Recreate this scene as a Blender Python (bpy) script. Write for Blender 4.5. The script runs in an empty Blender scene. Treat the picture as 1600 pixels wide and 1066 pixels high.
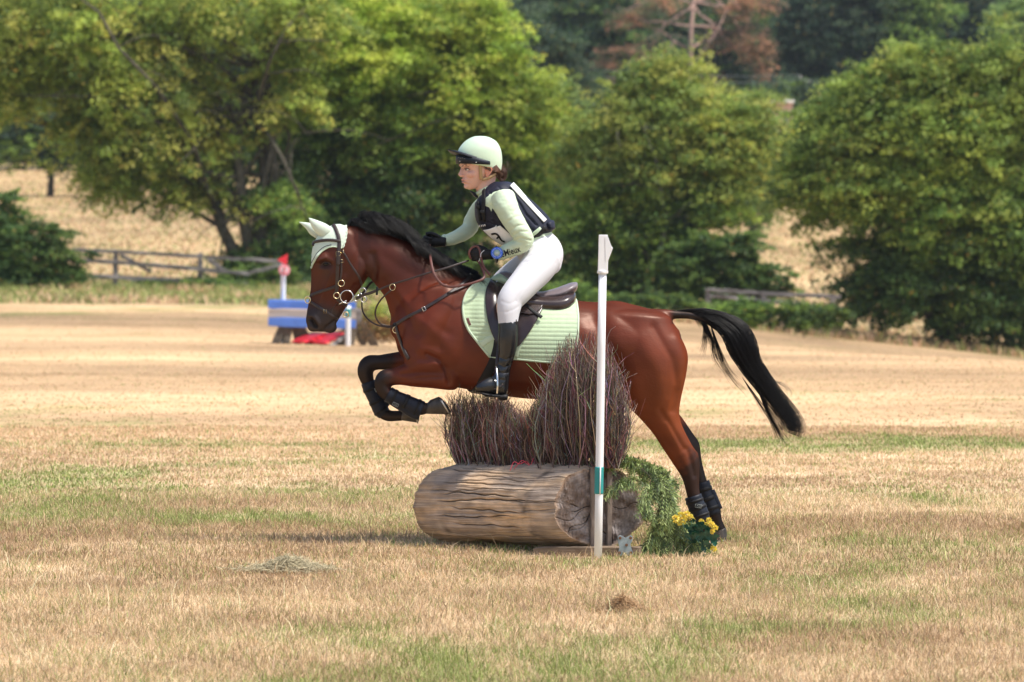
import bpy, bmesh, math, random
import numpy as np
from mathutils import Vector, Matrix
from mathutils.bvhtree import BVHTree
random.seed(7); rng = np.random.default_rng(7)
SC = bpy.context.scene; COL = SC.collection
R = math.radians

# ------------------------------------------------------------------ camera, sky, sun, exposure
F = 8890.0; CAMD = 31.75; H = 1.683; HZ = 392.0        # focal length in px of the 1600 px photo, camera distance, eye height, horizon row
cam_d = bpy.data.cameras.new('camera'); cam = bpy.data.objects.new('camera', cam_d); COL.objects.link(cam)
cam.location = (0, -CAMD, H); cam.rotation_euler = (R(90) - math.atan((533 - HZ) / F), 0, 0)
cam_d.sensor_width = 36; cam_d.lens = 36 * F / 1600; cam_d.clip_start = 0.5; cam_d.clip_end = 5000
cam_d.dof.use_dof = True; cam_d.dof.focus_distance = 31.85; cam_d.dof.aperture_fstop = 6.3
SC.camera = cam
SUN_DIR = Vector((0.42, -0.17, 0.88)).normalized()
wd = bpy.data.worlds.new("World"); SC.world = wd; wd.use_nodes = True
nt = wd.node_tree; bg = nt.nodes['Background']; sky = nt.nodes.new('ShaderNodeTexSky')
sky.sky_type = 'NISHITA'; sky.sun_disc = False
sky.sun_elevation = math.asin(SUN_DIR.z); sky.sun_rotation = math.atan2(SUN_DIR.x, SUN_DIR.y)
sky.air_density = 1.0; sky.dust_density = 2.5
nt.links.new(sky.outputs[0], bg.inputs[0]); bg.inputs[1].default_value = 0.148
sl = bpy.data.lights.new('sun', 'SUN'); sun = bpy.data.objects.new('sun', sl); COL.objects.link(sun)
sl.energy = 4.25; sl.angle = R(4); sl.color = (1.0, 0.95, 0.87)
sun.rotation_euler = SUN_DIR.to_track_quat('Z', 'Y').to_euler(); sun.location = (20, -10, 40)
SC.view_settings.view_transform = 'Standard'; SC.view_settings.look = 'None'
SC.view_settings.exposure = 0.42; SC.view_settings.gamma = 1.0
SC.cycles.max_bounces = 6; SC.cycles.transparent_max_bounces = 4
SC.cycles.use_denoising = True

# ------------------------------------------------------------------ helpers
def W(px, py, D):                       # photo pixel at distance D -> world
    return np.array(((px - 800) * D / F, D - CAMD, H - (py - HZ) * D / F))
def vnoise(x, y, seed=0):
    x = np.asarray(x, float); y = np.asarray(y, float)
    xi = np.floor(x).astype(np.int64); yi = np.floor(y).astype(np.int64); xf = x - xi; yf = y - yi
    def h(a, b):
        n = (a * 374761393 + b * 668265263 + seed * 974634777) & 0xffffffff
        n = ((n ^ (n >> 13)) * 1274126177) & 0xffffffff
        return ((n ^ (n >> 16)) & 0xffff) / 65535.0
    u = xf * xf * (3 - 2 * xf); v = yf * yf * (3 - 2 * yf)
    return (h(xi, yi) * (1 - u) + h(xi + 1, yi) * u) * (1 - v) + (h(xi, yi + 1) * (1 - u) + h(xi + 1, yi + 1) * u) * v
def fbm(x, y, seed=0, o=4):
    r = 0; a = .5; t = 0
    for k in range(o):
        r = r + a * vnoise(np.asarray(x) * 2 ** k, np.asarray(y) * 2 ** k, seed + k); t += a; a *= .5
    return r / t
def tag(o, label=None, cat=None, group=None, kind=None):
    if label: o['label'] = label
    if cat: o['category'] = cat
    if group: o['group'] = group
    if kind: o['kind'] = kind
    return o
def empty(name, loc, label=None, cat=None, group=None, kind=None):
    o = bpy.data.objects.new(name, None); COL.objects.link(o); o.location = loc; o.empty_display_size = .1
    return tag(o, label, cat, group, kind)
def link(name, me, mats, parent=None, smooth=True):
    o = bpy.data.objects.new(name, me); COL.objects.link(o)
    for m in (mats if isinstance(mats, (list, tuple)) else [mats]): me.materials.append(m)
    if smooth: me.polygons.foreach_set('use_smooth', np.ones(len(me.polygons), bool))
    if parent is not None:
        o.parent = parent
        r = parent; off = Vector((0, 0, 0))
        while r is not None: off += r.location; r = r.parent
        o.location = (0, 0, 0)
        n = len(me.vertices); co = np.empty(n * 3); me.vertices.foreach_get('co', co)
        co = co.reshape(-1, 3) - np.array(off); me.vertices.foreach_set('co', co.ravel())
    me.update()
    return o
def set_col(me, col, name='Col'):
    a = me.attributes.new(name, 'FLOAT_COLOR', 'POINT')
    c = np.ones((len(me.vertices), 4)); c[:, :3] = col; a.data.foreach_set('color', c.ravel())
def big_mesh(name, co, faces, col=None):
    me = bpy.data.meshes.new(name); co = np.asarray(co, np.float32); faces = np.asarray(faces, np.int32)
    k = faces.shape[1]; nf = len(faces)
    me.vertices.add(len(co)); me.vertices.foreach_set('co', co.ravel())
    me.loops.add(nf * k); me.loops.foreach_set('vertex_index', faces.ravel())
    me.polygons.add(nf); me.polygons.foreach_set('loop_start', np.arange(nf, dtype=np.int32) * k)
    me.update(calc_edges=True)
    if col is not None: set_col(me, col)
    return me
def cr(pts, n):                          # Catmull-Rom through rows of pts, n samples per span
    P = np.asarray(pts, float); out = []
    Q = np.vstack([2 * P[0] - P[1], P, 2 * P[-1] - P[-2]])
    for i in range(1, len(Q) - 2):
        for j in range(n):
            t = j / n; a, b, c, d = Q[i - 1], Q[i], Q[i + 1], Q[i + 2]
            out.append(.5 * ((2 * b) + (c - a) * t + (2 * a - 5 * b + 4 * c - d) * t * t + (3 * b - a - 3 * c + d) * t ** 3))
    out.append(P[-1]); return np.array(out)
class MB:
    def __init__(s): s.v = []; s.f = []; s.mi = []; s.c = []
    def add(s, v, f, m=0, c=None):
        b = len(s.v); s.v += [tuple(map(float, p)) for p in v]; s.f += [tuple(i + b for i in q) for q in f]; s.mi += [m] * len(f)
        s.c += [c or (1, 1, 1)] * len(v)
    def rings(s, rings, cap=True, m=0, closed=False, c=None):
        n = len(rings[0]); v = [p for r in rings for p in r]; f = []
        K = len(rings)
        for i in range(K if closed else K - 1):
            a = i * n; b = ((i + 1) % K) * n
            for j in range(n): k = (j + 1) % n; f.append((a + j, b + j, b + k, a + k))
        if cap and not closed:
            f.append(tuple(range(n))); f.append(tuple(reversed(range((K - 1) * n, K * n))))
        s.add(v, f, m, c)
    def tube(s, path, r, sides=8, cap=True, m=0, closed=False, flat=1.0, c=None):
        P = [Vector(p) for p in path]; n = len(P)
        if not hasattr(r, '__len__'): r = [r] * n
        T = []
        for i in range(n):
            a = P[(i - 1) % n] if (closed or i > 0) else P[i]; b = P[(i + 1) % n] if (closed or i < n - 1) else P[i]
            d = b - a; T.append(d.normalized() if d.length > 1e-9 else Vector((0, 0, 1)))
        up = Vector((0, 0, 1)) if abs(T[0].z) < .9 else Vector((0, 1, 0)); N = (up - T[0] * up.dot(T[0])).normalized(); rings = []
        for i in range(n):
            N = (N - T[i] * N.dot(T[i])); N = N.normalized() if N.length > 1e-6 else Vector((1, 0, 0)); B = T[i].cross(N)
            rings.append([P[i] + (N * math.cos(2 * math.pi * j / sides) + B * flat * math.sin(2 * math.pi * j / sides)) * r[i] for j in range(sides)])
        s.rings(rings, cap, m, closed, c)
    def box(s, c, sx, sy, sz, rot=None, m=0, bev=0.0):
        v = []
        for x in (-.5, .5):
            for y in (-.5, .5):
                for z in (-.5, .5):
                    p = Vector((x * sx, y * sy, z * sz))
                    if rot is not None: p = rot @ p
                    v.append(p + Vector(c))
        s.add(v, [(0, 1, 3, 2), (4, 6, 7, 5), (0, 4, 5, 1), (2, 3, 7, 6), (0, 2, 6, 4), (1, 5, 7, 3)], m)
    def plank(s, a, b, w, t, m=0, seg=10, wob=.003, up=(0, 0, 1)):   # rough board from a to b
        a = Vector(a); b = Vector(b); d = (b - a).normalized(); up = Vector(up); side = d.cross(up).normalized(); up = side.cross(d)
        rings = []
        for i in range(seg + 1):
            p = a.lerp(b, i / seg); e = .8 if i in (0, seg) else 1
            pts = [(-1, -.8), (-1, .8), (-.8, 1), (.8, 1), (1, .8), (1, -.8), (.8, -1), (-.8, -1)]
            rings.append([p + side * (x * t / 2 * e + random.gauss(0, wob)) + up * (y * w / 2 * e + random.gauss(0, wob)) for x, y in pts])
        s.rings(rings, True, m)
    def ball(s, c, rx, ry, rz, rot=None, nu=16, nv=10, m=0, col=None):
        rings = []; c = Vector(c)
        for i in range(nv + 1):
            t = math.pi * (i + .02) / (nv + .04); ring = []
            for j in range(nu):
                a = 2 * math.pi * j / nu; p = Vector((rx * math.sin(t) * math.cos(a), ry * math.sin(t) * math.sin(a), rz * math.cos(t)))
                if rot is not None: p = rot @ p
                ring.append(c + p)
            rings.append(ring)
        s.rings(rings, True, m, c=col)
    def mesh(s, name, col=False):
        me = bpy.data.meshes.new(name); me.from_pydata(s.v, [], s.f)
        me.polygons.foreach_set('material_index', np.array(s.mi, np.int32))
        if col: set_col(me, np.array(s.c))
        bm = bmesh.new(); bm.from_mesh(me); bmesh.ops.recalc_face_normals(bm, faces=bm.faces); bm.to_mesh(me); bm.free(); me.update()
        return me
    def build(s, name, mats, parent=None, smooth=True, bevel=0, col=False, sub=0):
        o = link(name, s.mesh(name, col), mats, parent, smooth)
        if bevel: b = o.modifiers.new('b', 'BEVEL'); b.width = bevel; b.segments = 2; b.limit_method = 'ANGLE'
        if sub: b = o.modifiers.new('s', 'SUBSURF'); b.levels = sub; b.render_levels = sub
        return o
def fuse(mb, voxel, smooth=6, fac=.5):                # union of overlapping closed shapes -> one continuous skin
    me = mb.mesh('tmp'); o = bpy.data.objects.new('tmp', me); COL.objects.link(o)
    r = o.modifiers.new('r', 'REMESH'); r.mode = 'VOXEL'; r.voxel_size = voxel
    if smooth: k = o.modifiers.new('k', 'SMOOTH'); k.iterations = smooth; k.factor = fac
    dg = bpy.context.evaluated_depsgraph_get(); dg.update()
    out = bpy.data.meshes.new_from_object(o.evaluated_get(dg)); bpy.data.objects.remove(o); bpy.data.meshes.remove(me)
    return out
def get_co(me):
    n = len(me.vertices); co = np.empty(n * 3); me.vertices.foreach_get('co', co); return co.reshape(-1, 3)
def put_co(me, co): me.vertices.foreach_set('co', np.ascontiguousarray(co).ravel()); me.update()
def get_no(me):
    n = len(me.vertices); co = np.empty(n * 3); me.vertex_normals.foreach_get('vector', co); return co.reshape(-1, 3)

# ------------------------------------------------------------------ materials
def mat(name, color=(.5, .5, .5), rough=.6, metal=0, spec=.5, attr=None, var=0, vscale=30, bump=0, bscale=60, sheen=0, coat=0, trans=0, stretch=(1, 1, 1), bdist=.01, dark=None, detail=4, croughness=.2):
    m = bpy.data.materials.new(name); m.use_nodes = True; t = m.node_tree; N = t.nodes; L = t.links; b = N['Principled BSDF']
    b.inputs['Roughness'].default_value = rough; b.inputs['Metallic'].default_value = metal; b.inputs['Specular IOR Level'].default_value = spec
    b.inputs['Sheen Weight'].default_value = sheen; b.inputs['Coat Weight'].default_value = coat; b.inputs['Coat Roughness'].default_value = croughness
    src = None
    if attr:
        a = N.new('ShaderNodeAttribute'); a.attribute_name = attr; src = a.outputs['Color']
    tc = N.new('ShaderNodeTexCoord'); mp = N.new('ShaderNodeMapping'); mp.inputs['Scale'].default_value = stretch; L.new(tc.outputs['Object'], mp.inputs[0])
    if var:
        n = N.new('ShaderNodeTexNoise'); n.inputs['Scale'].default_value = vscale; n.inputs['Detail'].default_value = detail; L.new(mp.outputs[0], n.inputs[0])
        r = N.new('ShaderNodeMapRange'); L.new(n.outputs[0], r.inputs[0]); r.inputs[1].default_value = .3; r.inputs[2].default_value = .7
        r.inputs[3].default_value = 1 - var; r.inputs[4].default_value = 1 + var
        x = N.new('ShaderNodeMix'); x.data_type = 'RGBA'; x.blend_type = 'MULTIPLY'; x.inputs[0].default_value = 1
        if src: L.new(src, x.inputs[6])
        else: x.inputs[6].default_value = (*color, 1)
        L.new(r.outputs[0], x.inputs[7]); src = x.outputs[2]
    if src: L.new(src, b.inputs['Base Color'])
    else: b.inputs['Base Color'].default_value = (*color, 1)
    if sheen and not attr: b.inputs['Sheen Tint'].default_value = (*color, 1)
    if bump:
        n = N.new('ShaderNodeTexNoise'); n.inputs['Scale'].default_value = bscale; n.inputs['Detail'].default_value = 5; L.new(mp.outputs[0], n.inputs[0])
        k = N.new('ShaderNodeBump'); k.inputs['Strength'].default_value = bump; k.inputs['Distance'].default_value = bdist
        L.new(n.outputs[0], k.inputs['Height']); L.new(k.outputs[0], b.inputs['Normal'])
    if trans:
        tr = N.new('ShaderNodeBsdfTranslucent'); mx = N.new('ShaderNodeMixShader'); mx.inputs[0].default_value = trans
        if src: L.new(src, tr.inputs[0])
        else: tr.inputs[0].default_value = (*color, 1)
        L.new(b.outputs[0], mx.inputs[1]); L.new(tr.outputs[0], mx.inputs[2]); L.new(mx.outputs[0], N['Material Output'].inputs[0])
    return m
M = {}
M['ground'] = mat('ground', attr='Col', rough=.95, spec=.1, var=.20, vscale=5, bump=.4, bscale=30, bdist=.03, stretch=(1, 1.6, 1))
M['grass'] = mat('grass', attr='Col', rough=.7, spec=.25, trans=.3)
M['pinebark'] = mat('pinebark', (.38, .24, .19), .9, var=.3, vscale=3)
M['leaf'] = mat('leaf', attr='Col', rough=.55, spec=.25, trans=.5)
M['bark'] = mat('bark', (.085, .075, .055), .9, var=.4, vscale=6, bump=.8, bscale=12, spec=.2)
M['coat'] = mat('coat', attr='Col', rough=.37, spec=.30, var=.18, vscale=9, bump=.3, bscale=130, bdist=.003, stretch=(.5, 1, 1))
def hair_sheen(m, fac, rough, tint):             # short hair: constant sheen over a diffuse coat, no mirror-like grazing edge
    t = m.node_tree; b = t.nodes['Principled BSDF']; d = t.nodes.new('ShaderNodeBsdfDiffuse'); g = t.nodes.new('ShaderNodeBsdfGlossy'); x = t.nodes.new('ShaderNodeMixShader')
    t.links.new(b.inputs['Base Color'].links[0].from_socket, d.inputs['Color']); nl = b.inputs['Normal'].links[0].from_socket
    t.links.new(nl, d.inputs['Normal']); t.links.new(nl, g.inputs['Normal']); g.inputs['Roughness'].default_value = rough; g.inputs['Color'].default_value = (*tint, 1)
    x.inputs[0].default_value = fac; t.links.new(d.outputs[0], x.inputs[1]); t.links.new(g.outputs[0], x.inputs[2]); t.links.new(x.outputs[0], t.nodes['Material Output'].inputs[0])
hair_sheen(M['coat'], .030, .42, (1, .78, .68))
M['hair'] = mat('hair', (.004, .0036, .004), .45, spec=.28, var=.3, vscale=20)
M['hoof'] = mat('hoof', (.055, .045, .035), .45, var=.5, vscale=40, stretch=(1, 1, .3), bump=.3, bscale=80)
M['iron'] = mat('iron', (.45, .44, .42), .4, metal=1)
M['steel'] = mat('steel', (.75, .74, .72), .18, metal=1)
M['brass'] = mat('brass', (.8, .68, .42), .25, metal=1)
M['leather'] = mat('leather', (.035, .022, .02), .42, spec=.5, var=.2, vscale=40, bump=.15, bscale=250, bdist=.001)
M['leather_tan'] = mat('leather_tan', (.11, .035, .025), .5, var=.2, vscale=40)
M['saddle'] = mat('saddle', (.030, .017, .016), .27, spec=.6, var=.15, vscale=25, bump=.1, bscale=300, bdist=.001)
M['saddle_seat'] = mat('saddle_seat', (.17, .14, .15), .36, spec=.6, var=.1, vscale=25, bump=.1, bscale=300, bdist=.001)  # grey in the base colour stands for sky sheen on dark leather
M['mint'] = mat('mint', (.45, .56, .365), .85, sheen=.4, var=.05, vscale=40, bump=.35, bscale=500, bdist=.001)
M['mint_trim'] = mat('mint_trim', (.48, .59, .42), .6, bump=.2, bscale=400, bdist=.001)
M['mint_pale'] = mat('mint_pale', (.57, .66, .55), .8, sheen=.3, bump=.45, bscale=330, bdist=.0015)
M['shirt'] = mat('shirt', (.52, .625, .45), .62, sheen=.3, bump=.12, bscale=35, bdist=.004)
M['helmet'] = mat('helmet', (.55, .69, .52), .42, sheen=.1, coat=.1)
M['navy'] = mat('navy', (.008, .011, .020), .55, spec=.3, bump=.2, bscale=300, bdist=.001)
M['vest'] = mat('vest', (.010, .012, .027), .62, spec=.3, sheen=.1, var=.2, vscale=20, bump=.3, bscale=220, bdist=.001)
M['black'] = mat('black', (.008, .008, .009), .6, spec=.3, var=.2, vscale=50, bump=.3, bscale=200, bdist=.001)
M['boot'] = mat('boot', (.009, .009, .011), .27, spec=.6, bump=.25, bscale=28, bdist=.006)
M['breech'] = mat('breech', (.60, .60, .63), .75, sheen=.2, bump=.14, bscale=30, bdist=.004)
M['white'] = mat('white', (.78, .78, .78), .35, var=.04, vscale=6)
M['whitecloth'] = mat('whitecloth', (.8, .8, .8), .8)
M['skin'] = mat('skin', attr='Col', rough=.48, spec=.35)
M['skin'].node_tree.nodes['Principled BSDF'].inputs['Subsurface Weight'].default_value = .12
M['skin'].node_tree.nodes['Principled BSDF'].inputs['Subsurface Scale'].default_value = .01
M['brownhair'] = mat('brownhair', (.10, .045, .025), .45, var=.3, vscale=60)
M['tan'] = mat('tan', (.42, .27, .13), .7)
M['bluewatch'] = mat('bluewatch', (.02, .12, .62), .35)
M['screen'] = mat('screen', (.28, .38, .36), .25)
M['teal'] = mat('teal', (.02, .26, .25), .5)
M['red'] = mat('red', (.75, .03, .05), .5)
M['pink'] = mat('pink', (.85, .35, .38), .5)
M['pinkcord'] = mat('pinkcord', (.75, .08, .12), .6)
M['blue'] = mat('blue', (.09, .20, .60), .5, var=.08, vscale=6)
M['timber'] = mat('timber', (.50, .41, .34), .9, var=.3, vscale=8, stretch=(.2, 1, 2), bump=.5, bscale=20)
M['greywood'] = mat('greywood', (.20, .18, .17), .9, var=.35, vscale=5, stretch=(.3, 1, 2), bump=.5, bscale=20)
M['basewood'] = mat('basewood', (.19, .135, .09), .9, var=.35, vscale=12, stretch=(.3, .3, 3), bump=.6, bscale=50, bdist=.004)
M['darkwood'] = mat('darkwood', (.14, .115, .085), .9, var=.35, vscale=12, bump=.6, bscale=40)
M['battens'] = mat('battens', (.20, .155, .125), .85, var=.25, vscale=10, stretch=(3, 3, .3), bump=.5, bscale=50, bdist=.003)
M['log'] = mat('log', attr='Col', rough=.82, spec=.25, var=.26, vscale=14, stretch=(.6, .9, 1.5), bump=.5, bscale=90, bdist=.004)
M['twig'] = mat('twig', attr='Col', rough=.7, spec=.3)
M['galv'] = mat('galv', (.30, .36, .38), .5, metal=.5, var=.25, vscale=30)
M['rust'] = mat('rust', (.18, .09, .05), .7, metal=.3)
M['petal'] = mat('petal', attr='Col', rough=.6, trans=.2)
M['leafdark'] = mat('leafdark', (.012, .075, .045), .4, var=.3, vscale=40, trans=.1)
M['cypress'] = mat('cypress', attr='Col', rough=.55, trans=.2)
M['hay'] = mat('hay', attr='Col', rough=.8, trans=.2)
M['brick'] = mat('brick', (.52, .36, .30), .9, var=.15, vscale=2)
M['eye'] = mat('eye', (.006, .004, .004), .12, spec=.35)
M['lip'] = mat('lip', (.5, .16, .13), .4)
M['eyewhite'] = mat('eyewhite', (.7, .66, .62), .3)
M['lens'] = mat('lens', (.2, .22, .2), .3)

# ------------------------------------------------------------------ ground
def terrain(X, D):
    X = np.asarray(X, float); D = np.asarray(D, float)
    base = np.interp(D, [0, 15, 22, 25, 31.3, 32.1, 36, 42, 60, 106, 140, 172, 182, 300, 420, 600, 1500], [-.7, -.45, -.26, -.17, 0, .035, .09, .10, .05, -.14, -.25, -.05, .2, 4.3, 10, 30, 90])
    k = np.clip((D - 70) / 100, 0, 1); k = k * k * (3 - 2 * k)
    tilt = np.interp(X, [-60, -15.5, -7, 5.8, 15.5, 60], [1.0, .55, .5, -.42, -1.42, -3.2])
    bump = (fbm(X * .35, D * .25, 3, 3) - .5) * .05 + (fbm(X * 2.1, D * 1.5, 5, 3) - .5) * .025
    w = np.clip((D - 31.85) ** 2 / 9 + X * X / 9, 0, 1)
    return base + k * tilt + bump * w
def green(X, D):                          # share of green in the turf
    g = (fbm(X * .55, D * .32, 11, 4) - .5) * 3.0 + (fbm(X * 3, D * 1.6, 19, 3) - .5) * 1.3
    g = g - .28
    g += .62 * np.exp(-((D - 27.0) / 2.0) ** 2) + .42 * np.exp(-((D - 23.8) / 1.0) ** 2) + .12 * np.exp(-((D - 33) / 3.0) ** 2) - .25 * np.exp(-((D - 30.5) / 1.5) ** 2) * (X < 1)
    g += .75 * np.exp(-((D - 46) / 2.2) ** 2) * (X > -.5) + .35 * np.exp(-((D - 41) / 3) ** 2) * (X < 1)
    g += 1.25 * np.exp(-((D - 163) / 22) ** 2) * (X < 2) - .5 * np.clip((D - 55) / 15, 0, 1) * (D < 130)
    return np.clip(g, 0, 1)
def straw(X, D):
    a = fbm(X * .22 + .12 * D, D * .42 - .05 * X, 31, 5); b = fbm(X * 1.6, D * 1.5, 37, 4); far = np.clip((D - 36) / 20, 0, 1)
    t = np.clip((a - .5) * (1.9 - .7 * far) + (b - .5) * (1.3 - .4 * far) + .55 + .08 * far, 0, 1)[..., None]
    fr_ = far[..., None]; pale = np.array((.64, .485, .305)) * (1 - fr_) + np.array((.69, .485, .30)) * fr_; tan = np.array((.41, .285, .165)) * (1 - fr_) + np.array((.50, .34, .195)) * fr_; c = tan * (1 - t) + pale * t
    return c
def turf(X, D):
    g = green(X, D)[..., None]; gc = np.array((.27, .285, .11)); c = straw(X, D) * (1 - g * .8) + gc * g * .8
    hill = (np.asarray(D) > 176)[..., None]
    return np.where(hill, straw(X * .3, D * .2) * np.array((.98, 1.04, .95)), c)
ds = np.concatenate([np.linspace(2, 18, 8), np.linspace(19, 60, 260), np.linspace(60.6, 180, 260), np.linspace(183, 600, 90), np.linspace(640, 1500, 12)])
us = np.concatenate([np.linspace(-1, -.14, 14) ** 1, np.linspace(-.13, .13, 240), np.linspace(.14, 1, 14)])
DD, UU = np.meshgrid(ds, us, indexing='ij'); XX = UU * (DD + 12)
ZZ = terrain(XX, DD); co = np.stack([XX, DD - CAMD, ZZ], -1).reshape(-1, 3)
nr, nc = DD.shape; ii = (np.arange(nr - 1)[:, None] * nc + np.arange(nc - 1)[None]).ravel()
fc = np.stack([ii, ii + 1, ii + 1 + nc, ii + nc], 1)
colr = turf(XX.ravel(), DD.ravel())
dr = DD.ravel(); xr = XX.ravel(); und = fbm(xr * .13 + dr * .03, dr * .11, 91, 3) - .5; fk = np.clip((dr - 44) / 14, 0, 1)
colr = colr * (1 - fk * (.29 - .85 * und))[:, None] * (1 - fk[:, None] * np.array((0, .03, .10)))  # far ground darkened to stand for shade among sparse grass blades
colr = np.where((DD.ravel() > 340)[:, None], np.array((.05, .075, .03)), colr)
gme = big_mesh('ground', co, fc, colr); tag(link('ground', gme, M['ground']), kind='structure')

# ------------------------------------------------------------------ grass
def blades(N, d0, d1, hgt, wid, seed, half=lambda D: D * .09 + .8, keep=None, tall=0):
    r = np.random.default_rng(seed)
    D = d0 + (d1 - d0) * r.random(N); X = (r.random(N) * 2 - 1) * half(D)
    if keep is not None: k = keep(X, D); X = X[k]; D = D[k]; N = len(X)
    z = terrain(X, D); g = green(X, D); n2 = fbm(X * 5, D * 5, 77, 2)
    isg = r.random(N) < np.clip(g * .85 + .11 + (n2 - .5) * .6, 0, .92)
    vv = .47 if d0 < 36 else .25; st = straw(X, D) * r.uniform(1 - vv, 1 + vv, (N, 1)) * np.array((1.0, 1, 1.0)) + r.uniform(-.02, .02, (N, 3))
    gr = np.array((.22, .265, .085)) * r.uniform(.55, 1.6, (N, 1)) + r.uniform(0, .07, (N, 1)) * np.array((1, .7, .2))
    col = np.clip(np.where(isg[:, None], gr, st), .02, .85)
    h = hgt * r.uniform(.35, 1.15, N) * (.65 + .8 * n2); 
    if tall: tm = r.random(N) < tall; h = np.where(tm, h * r.uniform(1.6, 2.8, N), h); col = np.where(tm[:, None] & ~isg[:, None], np.clip(col * 1.25, 0, .75), col)
    lean = r.normal(0, .55, (N, 2)); w = wid * r.uniform(.6, 1.3, N); an = r.uniform(0, math.pi, N)
    base = np.stack([X, D - CAMD, z - .004], 1); sx = np.stack([np.cos(an), np.sin(an), np.zeros(N)], 1) * w[:, None] / 2
    ln = np.concatenate([lean, np.zeros((N, 1))], 1) * h[:, None]; upv = np.zeros((N, 3)); upv[:, 2] = h
    mid = base + ln * .35 + upv * .6; tip = base + ln + upv * r.uniform(.75, 1, N)[:, None]
    co = np.stack([base - sx, base + sx, mid + sx * .7, mid - sx * .7, tip], 1).reshape(-1, 3)
    b = np.arange(N)[:, None] * 5
    f = np.concatenate([b + np.array([[0, 1, 2]]), b + np.array([[0, 2, 3]]), b + np.array([[3, 2, 4]])])
    return co, f, np.repeat(col, 5, 0)
sets = [blades(190000, 22.5, 29.5, .052, .0038, 1, tall=.022), blades(190000, 29.5, 37, .044, .0044, 2, tall=.022),
        blades(150000, 37, 52, .034, .008, 3, tall=.01), blades(50000, 52, 85, .018, .016, 4), blades(25000, 85, 168, .02, .03, 5),
        blades(30000, 150, 176, .22, .05, 6, half=lambda D: D * .1, keep=lambda X, D: X < 3),
        blades(30000, 166, 176, .3, .05, 8, half=lambda D: D * .1),
        blades(60000, 180, 330, .12, .10, 9, half=lambda D: D * .1)]
cs = []; fs = []; ks = []; off = 0
for c, f, k in sets: cs.append(c); fs.append(f + off); ks.append(k); off += len(c)
tag(link('grass', big_mesh('grass', np.concatenate(cs), np.concatenate(fs), np.concatenate(ks)), M['grass'], smooth=False),
    'short sun-bleached turf with green patches', 'grass', kind='stuff')
def hay_pile(label, px, py, D, w, h, n, colr):
    c = W(px, py, D); t = empty('hay_clump', (c[0], c[1], terrain(c[0], D)), None, None); mb = MB()
    for i in range(n):
        a = random.gauss(0, .42) * w; b = random.gauss(0, .3) * w; zz = max(0, h * math.exp(-(a * a + b * b) / (w * w * .18)) * random.uniform(.3, 1)) + .01
        d = Vector((random.gauss(0, 1), random.gauss(0, 1), random.gauss(0, .45))).normalized() * random.uniform(.02, .06); p = Vector((c[0] + a, c[1] + b, terrain(c[0] + a, D + b) + zz))
        k = random.uniform(.7, 1.3); m = p + Vector((0, 0, random.uniform(0, .02)))
        mb.tube([p - d, m, p + d], [.0016, .002, .001], 3, c=tuple(min(.8, x * k) for x in colr))
    tag(mb.build('straw', M['hay'], t, col=True), None)
    return tag(t, label, 'hay')
hay_pile('small heap of pale green-grey mown grass lying left of the log', 452, 905, 30.3, .30, .07, 1100, (.50, .43, .27))
hay_pile('round brown tuft of dry grass in the near turf below the pole', 973, 968, 27.7, .11, .07, 900, (.42, .26, .13))
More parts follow.
